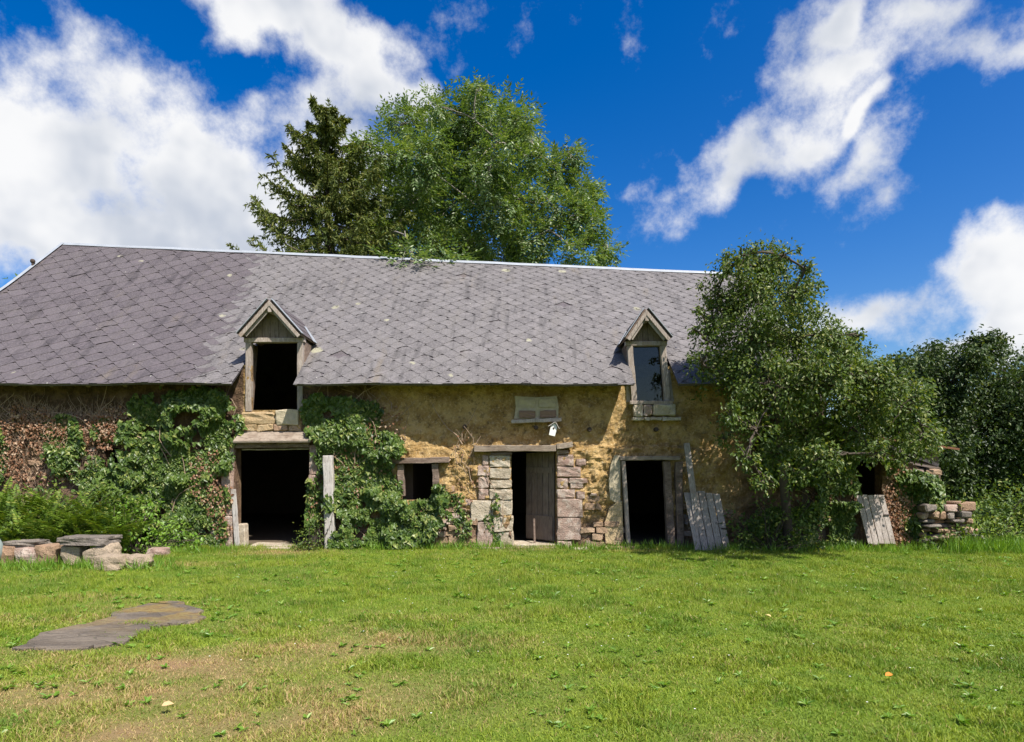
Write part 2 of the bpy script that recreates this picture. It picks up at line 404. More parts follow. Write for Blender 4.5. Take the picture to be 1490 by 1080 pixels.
M_PEAR = material('fruit_tree_leaf', lambda t: m_leaf(t, (.034, .066, .013), (.115, .165, .032), (.25, .26, .09), .28, .46, .34, .74))
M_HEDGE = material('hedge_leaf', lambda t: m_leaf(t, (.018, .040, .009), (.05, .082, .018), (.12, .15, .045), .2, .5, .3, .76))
M_FERN = material('fern_leaf', lambda t: m_leaf(t, (.045, .095, .011), (.125, .195, .022), (.26, .28, .05), .28, .5, .3, .78))
M_WEED = material('weed_leaf', lambda t: m_leaf(t, (.085, .19, .016), (.17, .285, .032), (.23, .32, .06), .30, .42, .45, .8))
M_SHRUB = material('shrub_leaf', lambda t: m_leaf(t, (.045, .088, .016), (.11, .165, .030), (.24, .25, .055), .26, .5, .3, .78))
M_BARK = material('bark', lambda t: m_plain(t, (.075, .058, .045), .95, 0, .45, 14))
M_BARK_G = material('grey_bark', lambda t: m_plain(t, (.22, .195, .16), .95, 0, .35, 10))
M_LEAF_Y = material('fallen_yellow', lambda t: m_plain(t, (.62, .50, .20), .7, 0, .1, 30))
M_LEAF_O = material('fallen_orange', lambda t: m_plain(t, (.60, .20, .03), .7, 0, .1, 30))
M_LEAF_B = material('fallen_brown', lambda t: m_plain(t, (.50, .33, .17), .7, 0, .15, 30))
M_PETAL = material('white_petal', lambda t: m_plain(t, (.75, .74, .70), .8, 0, .08, 30))

def m_grass(t):
    tone = attr(t, 'tone'); dry = attr(t, 'dry'); p = pos(t)
    col = t.mix(tone, (.145, .22, .016), (.31, .365, .042))
    col = t.mix(t.ss(t.noise(p, .8, 4, .6), .42, .66), col, t.mix(tone, (.09, .18, .014), (.185, .265, .03)))
    n2 = t.noise(p, 3.6, 4, .65); col = t.mix(t.math('MULTIPLY', t.ss(n2, .50, .66), .65), col, (.05, .14, .010)); col = t.mix(t.math('MULTIPLY', t.ss(t.noise(p, 1.9, 4, .6), .54, .68), .30), col, (.30, .32, .06))
    straw = t.mix(tone, (.33, .21, .095), (.52, .40, .19))
    col = t.mix(dry, col, straw)
    pr = t.n('BsdfPrincipled', {'Base Color': col, 'Roughness': .55, 'Specular IOR Level': .3})
    tl = t.n('BsdfTranslucent', {0: t.mix(1.0, col, (1.5, 1.45, .6), 'MULTIPLY')})
    return t.n('MixShader', {0: .3, 1: pr, 2: tl})
M_GRASS = material('grass_blade', m_grass)
def m_ground(t):
    p = pos(t); dry = attr(t, 'dry'); f = t.noise(p, 60, 4, .7); g = t.noise(p, 3, 5, .6)
    green = t.mix(f, (.07, .14, .010), (.14, .20, .022))
    soil = t.mix(f, (.17, .105, .055), (.33, .22, .12))
    col = t.mix(t.math('ADD', t.math('MULTIPLY', dry, .9), t.math('MULTIPLY_ADD', g, .5, -.17)), green, soil)
    return t.n('BsdfPrincipled', {'Base Color': col, 'Roughness': 1, 'Specular IOR Level': .1, 'Normal': bump(t, f, .8, .02)})
M_GROUND = material('lawn_soil', m_ground)

# ------------------------------------------------------------------ ground
def ground_z(x, y):
    return 0.035 * (fbm(x * .45, y * .45, 0, 3, 3) - .5) * sstep(-np.asarray(y, float), 0.1, 1.5) - 0.02
DRY_SPOTS = [(*G(245, 968), .55, .30, 1.0), (*G(70, 1010), .9, .35, .9), (*G(190, 1060), .75, .28, 1.0), (*G(420, 1050), .8, .35, .75),
             (*G(520, 935), .8, .4, .7), (*G(330, 905), .7, .35, .35), (*G(300, 1000), .9, .35, .7), (*G(120, 868), 1.2, .3, .5), 
             (*G(600, 1010), .6, .25, .45), (*G(1080, 1070), .4, .15, .7), (*G(700, 930), .9, .35, .45), (*G(405, 803), .9, .45, 1.2), (*G(920, 800), .8, .2, .7),
             (*G(270, 820), .8, .25, .7), (*G(180, 960), .6, .2, .5), (*G(215, 882), .8, .25, .9), (*G(60, 945), .7, .2, .5), (*G(780, 800), .7, .18, .8)]
def dryness(x, y):
    v = 0.55 * sstep(fbm(x * .9, y * 1.3, 0, 4, 21), .50, .72) * (0.12 + .95 * sstep(-np.asarray(x, float), -1.5, 3.0) * sstep(-np.asarray(y, float), 3.5, 8.0))
    nz5 = .35 + .95 * fbm(x * 5, y * 5, 0, 2, 33); v = v * .7
    for sx, sy, rx, ry, k in DRY_SPOTS:
        q = ((x - sx) / rx) ** 2 + ((y - sy) / ry) ** 2
        v = v + (.85 if sx < -1 and sy < -7 else .60) * k * np.exp(-q * 1.2) * nz5
    return np.clip(v, 0, 1)
gx = np.unique(np.concatenate([[-400, -200, -100, -50, -30, -20], np.arange(-14, 16.01, .15), [20, 30, 50, 100, 200, 400]]))
gy = np.unique(np.concatenate([[-200, -100, -50, -30, -20], np.arange(-14, 0.31, .12), [1, 2, 4, 8, 15, 30, 60, 120, 300, 600]]))
X, Y = np.meshgrid(gx, gy); nx, ny = len(gx), len(gy)
idx = np.arange(nx * ny).reshape(ny, nx)
quads = np.stack([idx[:-1, :-1], idx[:-1, 1:], idx[1:, 1:], idx[1:, :-1]], -1).reshape(-1, 4)
ground = mesh_np('lawn_ground', np.stack([X, Y, ground_z(X, Y)], -1).reshape(-1, 3), [quads], M_GROUND, None, {'dry': dryness(X, Y).ravel()}, True)
ground['kind'] = 'structure'

# ------------------------------------------------------------------ barn
barn = empty('barn', 'long old cob and stone barn with a grey diamond slate roof and two dormers', 'barn')
XL, XR = -12.36, 6.4
EY, EZ, RY = -0.55, 3.243, 4.55
def ridge_z(x): return 7.74 - 0.045 * (np.asarray(x) - XL)
SLOPE_L = 6.62
def roofP(x, v, lift=0.0):
    x = np.asarray(x, float); v = np.asarray(v, float); t = v / SLOPE_L
    y = EY + (RY - EY) * t; zr = ridge_z(x)
    sag = -0.11 * np.sin(np.clip((x - XL) / (XR - XL), 0, 1) * np.pi * 2.3) * np.sin(t * np.pi) + .07 * (fbm(x * .7, v * .7, 0, 2, 9) - .5)
    z = EZ + (zr - EZ) * t + sag
    a = np.arctan2(zr - EZ, RY - EY)
    return np.stack([x + 0 * v, y - np.sin(a) * lift, z + np.cos(a) * lift], -1)

# openings of the front wall in metres: x0, x1, z0, z1
def rect(px0, py0, px1, py1):
    a = W(px0, py1); b = W(px1, py0); return (a[0], b[0], a[2], b[2])
OPEN = {'big': rect(343, 641, 450, 800), 'dormer_l': rect(366, 400, 433, 597), 'slit': rect(152, 652, 172, 682), 'small': rect(583, 674, 632, 728),
        'mid': rect(744, 656, 809, 800), 'right': rect(906, 669, 972, 800), 'dormer_r': rect(925, 400, 966, 583), 'annex': rect(1243, 664, 1283, 724)}
def inside_open(x, z, pad=0.0):
    r = np.zeros(np.shape(x), bool)
    for x0, x1, z0, z1 in OPEN.values(): r |= (x > x0 - pad) & (x < x1 + pad) & (z > z0 - pad) & (z < z1 + pad)
    return r
XA = W(1352, 700)[0]
def wall_top(x):
    x = np.asarray(x, float)
    return np.where(x < XR, 3.68, 2.45 - .45 * (x - XR))
def build_wall():
    xs = [XL, XR, XA]; zs = [-.15, 3.68]
    for x0, x1, z0, z1 in OPEN.values(): xs += [x0, x1]; zs += [max(z0, -.15), min(z1, 3.68)]
    def lines(c, step):
        c = sorted(set(round(v, 4) for v in c)); out = [c[0]]
        for a, b in zip(c, c[1:]):
            if b - a < .004: continue
            k = max(1, int(round((b - a) / step))); out += [a + (b - a) * i / k for i in range(1, k + 1)]
        return np.array(out)
    gx, gz = lines(xs, .034), lines(zs, .034)
    X, Z = np.meshgrid(gx, gz); nx, nz = len(gx), len(gz)
    gold = np.clip(sstep(X, -3.3, -2.2) * (1 - .9 * sstep(X, 4.0, 5.0)) + .8 * ((X > OPEN['dormer_l'][0] - .15) & (X < OPEN['dormer_l'][1] + .1) & (Z > 2.3)), 0, 1)
    stone = (1 - sstep(Z, .25, .75)) * .9 + .5 * (1 - sstep(X, -5, -3)) * (1 - sstep(Z, 1.2, 2))
    lump = fbm(X * 3.2, Z * 3.2, 0, 5, 5) - .5
    lump2 = np.abs(fbm(X * 6, Z * 5, 2, 4, 15) - .5)
    bulge = fbm(X * .7, Z * .7, 0, 2, 8) - .5
    rough = .4 + .6 * gold * sstep(2.75 - Z, 0, 1.2)
    Yv = -(.12 * lump * rough + .16 * (lump2 - .1) * rough + .10 * bulge)
    Yv -= rough * (.13 * (fbm(X * 7, Z * 7, 0, 3, 25) - .5) + .10 * np.maximum(0, fbm(X * 11, Z * 10, 5, 2, 35) - .45))
    # a broken lip where the render has fallen away above the doors
    edge = 1.95 + .28 * (fbm(X * 1.6, X * 0, 0, 3, 44) - .5)
    Yv += .09 * sstep(Z, edge - .03, edge + .03) * sstep(X, -2.2, -1.2) * (1 - sstep(X, 3.6, 4.4))
    idx = np.arange(nx * nz).reshape(nz, nx)
    cxm = (X[:-1, :-1] + X[1:, 1:]) / 2; czm = (Z[:-1, :-1] + Z[1:, 1:]) / 2
    keep = ~inside_open(cxm, czm) & (czm < wall_top(cxm) + .05 * (fbm(cxm * 4, czm * 4) - .5))
    V = [np.stack([X, Yv, Z], -1).reshape(-1, 3)]
    q = np.stack([idx[:-1, :-1], idx[:-1, 1:], idx[1:, 1:], idx[1:, :-1]], -1)
    fq = [q[keep]]
    # reveals: push every free edge back through the thickness of the wall
    from collections import Counter
    cnt = Counter(); ed = {}
    for f in fq[0]:
        for i in range(4):
            a, b = int(f[i]), int(f[(i + 1) % 4]); k = (min(a, b), max(a, b)); cnt[k] += 1; ed[k] = (a, b)
    n0 = nx * nz; back = {}; BV = []; ex = []
    def bk(i):
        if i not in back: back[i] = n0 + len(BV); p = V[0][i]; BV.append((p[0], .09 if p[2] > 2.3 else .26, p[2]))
        return back[i]
    for k, c in cnt.items():
        if c == 1: a, b = ed[k]; ex.append((b, a, bk(a), bk(b)))
    V = np.concatenate([V[0], np.array(BV)]); g2 = np.concatenate([gold.ravel(), np.full(len(BV), .2)]); s2 = np.concatenate([stone.ravel(), np.full(len(BV), .3)])
    return mesh_np('wall', V, [fq[0], np.array(ex)], M_COB, barn, {'gold': g2, 'stone': s2})
wall = build_wall()

def flat(name, quads, mat, parent, thick=None):
    bm = bmesh.new()
    for q in quads:
        if thick: quadbox(bm, q, thick)
        else: bm.faces.new([bm.verts.new(p) for p in q])
    return part(name, bm, mat, parent)
# gable ends, back wall and floor close the barn
def gable(x, t):
    bm = bmesh.new()
    pts = [(x, .0, -.1), (x, 9.1, -.1), (x, 9.1, 3.2), (x, 4.55, float(ridge_z(x)) - .12), (x, .0, 3.6)]
    f = bm.faces.new([bm.verts.new(p) for p in pts]); r = bmesh.ops.extrude_face_region(bm, geom=[f])
    for e in r['geom']:
        if isinstance(e, bmesh.types.BMVert): e.co.x += t
    bmesh.ops.recalc_face_normals(bm, faces=bm.faces)
    return part('gable_wall', bm, M_BLOCK, barn)
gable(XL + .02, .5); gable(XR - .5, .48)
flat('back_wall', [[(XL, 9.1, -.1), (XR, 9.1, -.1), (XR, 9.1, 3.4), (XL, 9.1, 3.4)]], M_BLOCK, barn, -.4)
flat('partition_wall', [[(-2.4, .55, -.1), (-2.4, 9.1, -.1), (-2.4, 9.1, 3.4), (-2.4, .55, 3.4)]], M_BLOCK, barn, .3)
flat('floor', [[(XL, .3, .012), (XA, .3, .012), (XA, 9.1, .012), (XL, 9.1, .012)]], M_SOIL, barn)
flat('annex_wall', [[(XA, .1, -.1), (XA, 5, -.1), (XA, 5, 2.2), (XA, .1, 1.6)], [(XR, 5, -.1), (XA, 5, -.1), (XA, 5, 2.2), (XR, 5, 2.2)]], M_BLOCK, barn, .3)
flat('annex_roof', [[(XR, -.12, 2.45), (XA + .1, -.12, 1.62), (XA + .1, 5.3, 2.4), (XR, 5.3, 3.2)]], M_SLATE_L, barn, .06)

# roof: deck with cut-outs at the dormers, slates, ridge and verge trims
DL = (W(353, 560)[0], W(442, 560)[0]); DR = (W(915, 560)[0], W(978, 560)[0])
HOLES = [(DL[0], DL[1], 1.75), (DR[0], DR[1], 1.7)]
roof_x = np.unique(np.concatenate([np.linspace(XL, XR, 64), [DL[0], DL[1], DR[0], DR[1]]]))
roof_v = np.unique(np.concatenate([np.linspace(0, SLOPE_L, 24), [1.75, 1.7]]))
Xr, Vr = np.meshgrid(roof_x, roof_v); nr, nv = len(roof_x), len(roof_v)
ii = np.arange(nr * nv).reshape(nv, nr)
qr = np.stack([ii[:-1, :-1], ii[:-1, 1:], ii[1:, 1:], ii[1:, :-1]], -1)
cx_, cv_ = (Xr[:-1, :-1] + Xr[1:, 1:]) / 2, (Vr[:-1, :-1] + Vr[1:, 1:]) / 2
kp = np.ones(cx_.shape, bool)
for a, b, v in HOLES: kp &= ~((cx_ > a) & (cx_ < b) & (cv_ < v))
Ptop = roofP(Xr, Vr, -.012).reshape(-1, 3); Pbot = roofP(Xr, Vr, -.055).reshape(-1, 3); nn = nr * nv
qk = qr[kp]
from collections import Counter
cn = Counter(); ee = {}
for f in qk:
    for i in range(4):
        a, b = int(f[i]), int(f[(i + 1) % 4]); k = (min(a, b), max(a, b)); cn[k] += 1; ee[k] = (a, b)
rim = np.array([(ee[k][1], ee[k][0], ee[k][0] + nn, ee[k][1] + nn) for k, c in cn.items() if c == 1])
roof = mesh_np('roof', np.concatenate([Ptop, Pbot]), [qk, qk[:, ::-1] + nn, rim], M_SLATE_L, barn, {'tone': np.full(2 * nn, .5)})
flat('back_roof', [[(XR, RY, float(ridge_z(XR))), (XL, RY, float(ridge_z(XL))), (XL, 9.7, 3.1), (XR, 9.7, 3.1)]], M_SLATE_R, barn, .05)

def clip(poly, ax, lim, sign):
    out = []
    for i in range(len(poly)):
        p, q = poly[i], poly[(i + 1) % len(poly)]
        ip, iq = (p[ax] - lim) * sign >= 0, (q[ax] - lim) * sign >= 0
        if ip: out.append(p)
        if ip != iq:
            t = (lim - p[ax]) / (q[ax] - p[ax]); out.append(tuple(p[k] + (q[k] - p[k]) * t for k in range(3)))
    return out
def slates():
    rs = random.Random(3); cand = []
    def boundary(v): return -6.25 - .13 * v
    for w, h, xa, xb, kind in ((.50, .50, XL - .3, -5.5, 'L'), (.385, .40, -8, XR + .3, 'R')):
        nrow = int(SLOPE_L / (h / 2)) + 2; xs = int((xb - xa) / w) + 2
        for j in range(-1, nrow):
            for i in range(xs):
                x = xa + i * w + (j % 2) * w / 2; v = j * h / 2 + .1
                if (x > boundary(v) + .22) if kind == 'L' else (x < boundary(v)): continue
                if rs.random() < .002 and v > 1: continue
                a = rs.gauss(0, .02); dx, dv = rs.gauss(0, .006), rs.gauss(0, .008) - (.05 if rs.random() < .008 else 0); k = rs.uniform(-.0015, .003)
                up = (.011 if kind == 'L' else .0072) + k
                shape = [(-w * .52, -.01, 0), (-.09 * w, -h * .46, 0), (.09 * w, -h * .46, 0), (w * .52, -.01, 0), (w * .30, h * .34, 0), (-w * .30, h * .34, 0)]
                if rs.random() < .08: shape[1 if rs.random() < .5 else 2] = (rs.uniform(-.1, .1) * w, -h * rs.uniform(.25, .38), up)
                poly = [(x + dx + p * math.cos(a) - q * math.sin(a), v + dv + p * math.sin(a) + q * math.cos(a), .001 + up * (.34 * h - q) / (.8 * h)) for p, q, u in shape]
                poly = clip(poly, 1, -.02 + rs.gauss(0, .012), 1)
                if len(poly) > 2: poly = clip(poly, 1, SLOPE_L - .02, -1)
                if len(poly) > 2: poly = clip(poly, 0, XL, 1)
                if len(poly) > 2: poly = clip(poly, 0, XR, -1)
                for a0, b0, vh in HOLES:
                    if len(poly) > 2 and v < vh + .05:
                        if x < (a0 + b0) / 2 and x > a0 - 1: poly = clip(poly, 0, a0 + .02, -1)
                        elif x >= (a0 + b0) / 2 and x < b0 + 1: poly = clip(poly, 0, b0 - .02, 1)
                if len(poly) < 3: continue
                tone = min(1.2, max(-.1, rs.gauss(.5, .22 if kind == 'L' else .34)))
                if kind == 'R' and rs.random() < .012: tone = -1.3
                P = np.array(poly); top = roofP(P[:, 0], P[:, 1], P[:, 2]); bot = roofP(P[:, 0], P[:, 1], P[:, 2] - (.008 if kind == 'L' else .005))
                n = len(poly); d = top.mean(0) + np.array([0, CAM_D, -CAM_H]); px = CX + F * d[0] / d[1]
                A = np.ptp(top[:, 0]) * np.ptp(top[:, 2]) / d[1] ** 2 * (1 if -10 < px < 1100 else 0)
                faces = [list(range(n)), list(range(2 * n - 1, n - 1, -1))] + [[i2, i2 + n, (i2 + 1) % n + n, (i2 + 1) % n] for i2 in range(n)]
                cand.append((A, kind, np.concatenate([top, bot]), faces, tone))
    cand.sort(key=lambda c: -c[0])
    for A, kind, V, faces, tone in cand[:300]:
        me = bpy.data.meshes.new('slate'); me.from_pydata(V.tolist(), [], faces); me.materials.append(M_SLATE_L if kind == 'L' else M_SLATE_R)
        at = me.attributes.new('tone', 'FLOAT', 'POINT'); at.data.foreach_set('value', np.full(len(V), tone, np.float32))
        link('slate', me, roof)
    for kind, mat in (('L', M_SLATE_L), ('R', M_SLATE_R)):
        b = Buf()
        for A, k, V, faces, tone in cand[300:]:
            if k == kind:
                by = {}
                for f in faces: by.setdefault(len(f), []).append(f)
                b.add(V, [np.array(f) for f in by.values()], tone)
        if b.n: b.build('slate_courses', mat, roof)['kind'] = 'stuff'
slates()
def strip(name, a, b, prof, mat, seg=30):
    """extrude a (y,z) profile along a slightly wavering line"""
    bm = bmesh.new(); rings = []
    for i in range(seg + 1):
        t = i / seg; c = Vector(a).lerp(Vector(b), t) + Vector((0, 0, random.uniform(-.006, .006) - .05 * math.sin(t * math.pi * 2)*0))
        rings.append([bm.verts.new(c + Vector((0, y, z))) for y, z in prof])
    for i in range(seg):
        for j in range(len(prof) - 1): bm.faces.new((rings[i][j], rings[i + 1][j], rings[i + 1][j + 1], rings[i][j + 1]))
    return part(name, bm, mat, roof)
strip('ridge_cap', (XL - .02, RY, float(ridge_z(XL)) + .03), (XR + .02, RY, float(ridge_z(XR)) + .03),
      [(-.085, -.07), (-.075, -.05), (-.03, -.002), (0, .018), (.03, -.002), (.1, -.08)], M_ZINC)
def verge(x, s):
    bm = bmesh.new(); v = np.linspace(-.02, SLOPE_L, 14); a = roofP(np.full(14, x), v, .045); b = roofP(np.full(14, x + .09 * s), v, .045); c = roofP(np.full(14, x - .012 * s), v, -.11); d = roofP(np.full(14, x), v, -.11)
    R = [[bm.verts.new(q[i]) for q in (b, a, c)] for i in range(14)]
    for i in range(13):
        for j in range(2): bm.faces.new((R[i][j], R[i + 1][j], R[i + 1][j + 1], R[i][j + 1]))
    part('verge_trim', bm, M_ZINC, roof)
verge(XL - .003, 1); verge(XR + .003, -1)
# small cowl on the left verge
bm = bmesh.new(); p = roofP(np.array([XL + .03]), np.array([5.2]), .02)[0]
bmesh.ops.create_cone(bm, cap_ends=True, segments=10, radius1=.03, radius2=.03, depth=.14, matrix=Matrix.Translation(Vector(p) + Vector((0, 0, .05))))
bmesh.ops.create_uvsphere(bm, u_segments=10, v_segments=6, radius=.06, matrix=Matrix.Translation(Vector(p) + Vector((0, 0, .13))))
part('vent_cowl', bm, M_IRON, roof)
# wall plate and rafter ends under the eaves
for k in range(26):
    x = XL + .35 + k * (XR - XL - .6) / 25
    if any(a - .12 < x < b + .12 for a, b, _ in HOLES): continue
    v = roofP(np.array([x, x]), np.array([.12, 1.2]), -.115)
    part('rafter', beam(v[0], v[1], .08, .10, (0, -.7, .7)), M_WOOD_DARK, roof)

# ------------------------------------------------------------------ masonry of the front
def block(px0, py0, px1, py1, mat, proud=.05, deep=.30, bev=.014, name='stone', jit=.012, parent=None, y0=0.0, rough=.0085):
    a, b = W(px0, py1), W(px1, py0)
    bm = bmesh.new(); pr = proud + random.uniform(-.012, .015)
    box(bm, (a[0] + .004, y0 - pr, a[2] + .004), (b[0] - .004, y0 + deep, b[2] - .004), bev, None, jit)
    # split the large front faces so that the dressed surface is uneven
    big = [f for f in bm.faces if f.calc_area() > .02]
    bmesh.ops.subdivide_edges(bm, edges=list({e for f in big for e in f.edges if e.calc_length() > .12}), cuts=2, use_grid_fill=True)
    for v in bm.verts: v.co += Vector((random.uniform(-1, 1), random.uniform(-1, 1) * 1.3, random.uniform(-1, 1))) * rough
    return part(name, bm, mat, parent or wall)
for q in [(712, 663, 743, 680), (713, 681, 743.5, 696.5), (713, 697.5, 744.5, 711.3), (712, 712, 745, 727.4), (716, 728, 745.5, 750.3), (718, 751, 746.5, 773.8), (725, 774.5, 747.5, 796)]:
    block(*q, M_STONE_PALE, .08)
for q in [(695, 678, 712, 693), (696, 694, 712, 710.5), (696, 711.5, 711, 726.5), (701, 663, 711, 677), (694, 759, 717, 796)]:
    block(*q, M_STONE_PINK, .07)
block(685.5, 727.5, 715, 758, M_STONE_PALE, .08)
for q in [(810, 655, 827, 660.7), (810, 661.5, 835, 678.3), (810, 679.2, 845, 694.7), (810, 695.6, 826.5, 711), (827.5, 695.6, 854, 703), (829, 704, 848, 711), (810, 712, 837, 724.7), (838, 714, 851, 726),
          (837.6, 667.5, 852.6, 678), (810, 725.5, 847, 752), (810, 753, 845, 786), (810, 787, 832, 797)]:
    block(*q, M_STONE_PINK, .072)
for q in [(329, 645, 342, 680), (324, 681.5, 341, 721), (319, 722, 341, 750), (308, 751, 341, 797), (451, 648, 463, 690), (451, 691, 461, 735), (452, 736, 466, 797)]:
    block(*q, M_STONE_PINK, .07)
# rubble courses in the lower wall
def rubble(px0, py0, px1, py1, seed, proud=.045, cov=.9):
    r = random.Random(seed); y = py1
    while y > py0:
        h = r.uniform(5, 11); x = px0 + r.uniform(-6, 4)
        while x < px1:
            w = r.uniform(8, 24)
            c = W(x + w / 2, y - h / 2)
            if r.random() < cov and not bool(inside_open(np.array(c[0]), np.array(c[2]), .08)):
                block(x, y - h + .5, x + w - .5, y, M_RUBBLE if r.random() < .75 else M_STONE_PINK, proud + r.uniform(-.03, .04), .2, .012, 'stone', .022)
            x += w
        y -= h
rubble(612, 742, 684, 797, 1); rubble(847, 762, 902, 797, 2, .05); rubble(640, 715, 684, 742, 3, .03, .55); rubble(856, 700, 872, 760, 5, .03, .3)
rubble(990, 740, 1060, 797, 4, .03, .6); rubble(1285, 690, 1350, 797, 6, .04, .8); rubble(40, 640, 150, 700, 7, .02, .45)

# timber lintels, frames and sills
lint = lambda p0, p1, y, w, h, mat=M_WOOD_H, name='lintel', wob=.006, seg=8: part(name, beam(W(*p0, y), W(*p1, y), w, h, (0, 0, 1), .008, wob, seg), mat, barn)
# broad sloping board over the big doorway
bm = bmesh.new(); quadbox(bm, [W(338, 642, -.22), W(452, 641, -.22), W(441, 627.5, -.03), W(350, 627.5, -.03)], .05, (0, .3, -.9), .008); part('lintel', bm, M_WOOD_H, barn)
lint((338, 648), (452, 647), .05, .22, .12, M_WOOD_DARK); lint((352, 654.5), (451, 653.5), .12, .05, .025, M_WOOD_PALE, 'rail')
lint((562, 671.5), (654, 669.5), -.06, .20, .115, M_WOOD_DARK)
for p, q in (((583, 676), (585, 722)), ((633.5, 675), (635, 725))): part('window_post', beam(W(*p, -.03), W(*q, -.03), .13, .12, (0, 1, 0), .008, .008, 6), M_WOOD_DARK, barn)
lint((690, 653), (808.5, 652.5), -.08, .22, .125, M_WOOD_H); lint((809.3, 650.5), (833, 647), -.085, .2, .11, M_WOOD_H)
lint((714, 661), (745, 660), -.05, .14, .05, M_WOOD_DARK)
lint((901, 667.3), (988, 666.5), -.06, .2, .085, M_WOOD_H)
part('door_jamb', beam(W(906.3, 671, -.07), W(914.5, 797, -.07), .075, .16, (0, 1, 0), .006, .004, 6), M_WOOD, barn)
part('door_jamb', beam(W(969, 671, -.03), W(976, 797, -.03), .15, .14, (0, 1, 0), .008, .012, 6), M_WOOD_DARK, barn)
part('door_jamb', beam(W(987, 672, -.05), W(989, 797, -.05), .14, .14, (0, 1, 0), .008, .012, 6), M_WOOD_DARK, barn)
part('door_board', beam(W(339.5, 712, -.09), W(345.5, 797, -.09), .10, .03, (0, 1, 0), .004, .004, 6), M_WOOD_PALE, barn)
part('stone_block', beam(W(353, 762, .10), W(354, 798, .10), .16, .2, (0, 1, 0), .02, .012, 3), M_STONE_PALE, barn)
part('post', beam(W(477.5, 663, -.30), W(480.5, 800, -.30), .19, .13, (0, 1, 0), .012, .006, 10), M_WOOD_PALE, barn)
# plaster strips beside the right doorway
def patch(name, pts, y, mat, th=.05, rough=.012):
    bm = bmesh.new(); vs = [bm.verts.new(Vector(W(px + random.uniform(-1, 1), py + random.uniform(-1, 1), y))) for px, py in pts]
    f = bm.faces.new(vs); r = bmesh.ops.extrude_face_region(bm, geom=[f])
    for e in r['geom']:
        if isinstance(e, bmesh.types.BMVert): e.co.y += th
    bmesh.ops.recalc_face_normals(bm, faces=bm.faces)
    return part(name, bm, mat, barn)
patch('plaster_patch', [(888, 727), (886, 700), (889, 676), (895, 662), (903, 664), (903.5, 729), (896, 731)], -.075, M_PLASTER_G, .12)
patch('plaster_patch', [(880, 762), (886, 740), (897, 731), (905, 730), (908, 786), (900, 793), (882, 790)], -.085, M_PLASTER, .12)
# blocked-up window
patch('window_infill', [(748, 577), (780, 578), (811, 577), (813, 592), (812, 609), (749, 610), (750, 592)], -.03, M_PLASTER_G, .1)
for q in ((755, 598, 779, 608.5), (785, 597.5, 809, 608)): block(*q, M_BRICKISH, .058, .05, .008, 'brick', .004, barn)
for q in ((754, 581, 779, 593), (784, 580, 809, 593)): block(*q, M_PLASTER_G, .05, .05, .008, 'brick', .004, barn)
lint((744, 613.5), (817, 611), -.06, .10, .075, M_WOOD_GREY, 'window_sill')
# masonry under the left dormer
block(352, 598, 402, 618, M_COBLUMP, .06, .3, .03, 'sill', .03, barn, rough=.016); block(402, 596, 436, 620, M_PLASTER_G, .07, .3, .02, 'sill', .02, barn, rough=.01)
for a, b in ((351, 375), (376, 398), (399, 420), (421, 440)): block(a, 618, b, 627.5, M_COBLUMP if a < 390 else M_RUBBLE, .05, .3, .02, 'stone', .022)
# door sills in the grass
def sill(px0, px1, y0, y1, z, mat=M_STONE_PALE):
    a, b = W(px0, 800, y0)[0], W(px1, 800, y0)[0]; bm = bmesh.new(); box(bm, (a, y0, z - .2), (b, y1, z), .02, None, .02)
    part('doorstep', bm, mat, barn)
sill(352, 424, -.28, .5, .015); sill(690, 812, -.26, -.02, .025, M_STONE_PINK); sill(746, 810, -.015, .5, .05, M_STONE_PALE); sill(880, 925, -.35, .0, .03, M_RUBBLE); sill(830, 858, -.4, -.15, .0, M_STONE_PALE)
# putlog holes: solid dark plugs, their colour stands for the shade inside
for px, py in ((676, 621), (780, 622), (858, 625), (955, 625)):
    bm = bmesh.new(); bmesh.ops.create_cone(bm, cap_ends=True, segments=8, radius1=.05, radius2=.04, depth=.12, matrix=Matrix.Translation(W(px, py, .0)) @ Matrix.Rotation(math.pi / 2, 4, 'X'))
    part('hole_plug', bm, M_IRON, barn)

# middle door leaf, hinged on the right and swung inwards
hinge = Vector(W(808, 790, .18)); ang = math.radians(46)
dirv = Vector((-math.cos(ang), math.sin(ang), 0)); nrm = Vector((-math.sin(ang), -math.cos(ang), 0))
door = bpy.data.objects.new('door', None); COL.objects.link(door); door.parent = barn
pw = .165
for k in range(5):
    p0 = hinge + dirv * (k * pw + .006); p1 = hinge + dirv * ((k + 1) * pw - .006); z1 = 1.93 + random.uniform(-.02, .01)
    bm = bmesh.new(); quadbox(bm, [(p0.x, p0.y, .08), (p1.x, p1.y, .08), (p1.x, p1.y, z1), (p0.x, p0.y, z1)], .03, nrm, .004); part('plank', bm, M_DOOR, door)
for z, h in ((.35, .5), (1.55, .12)):
    p0 = hinge + dirv * .03 + nrm * .034; p1 = hinge + dirv * .8 + nrm * .034
    bm = bmesh.new(); quadbox(bm, [(p0.x, p0.y, z - h / 2), (p1.x, p1.y, z - h / 2), (p1.x, p1.y, z + h / 2), (p0.x, p0.y, z + h / 2)], .02, nrm, .003); part('brace', bm, M_DOOR, door)
part('stay', beam(Vector(W(778, 795, .16)), Vector(W(777, 755, .3)), .04, .04), M_WOOD_DARK, door)

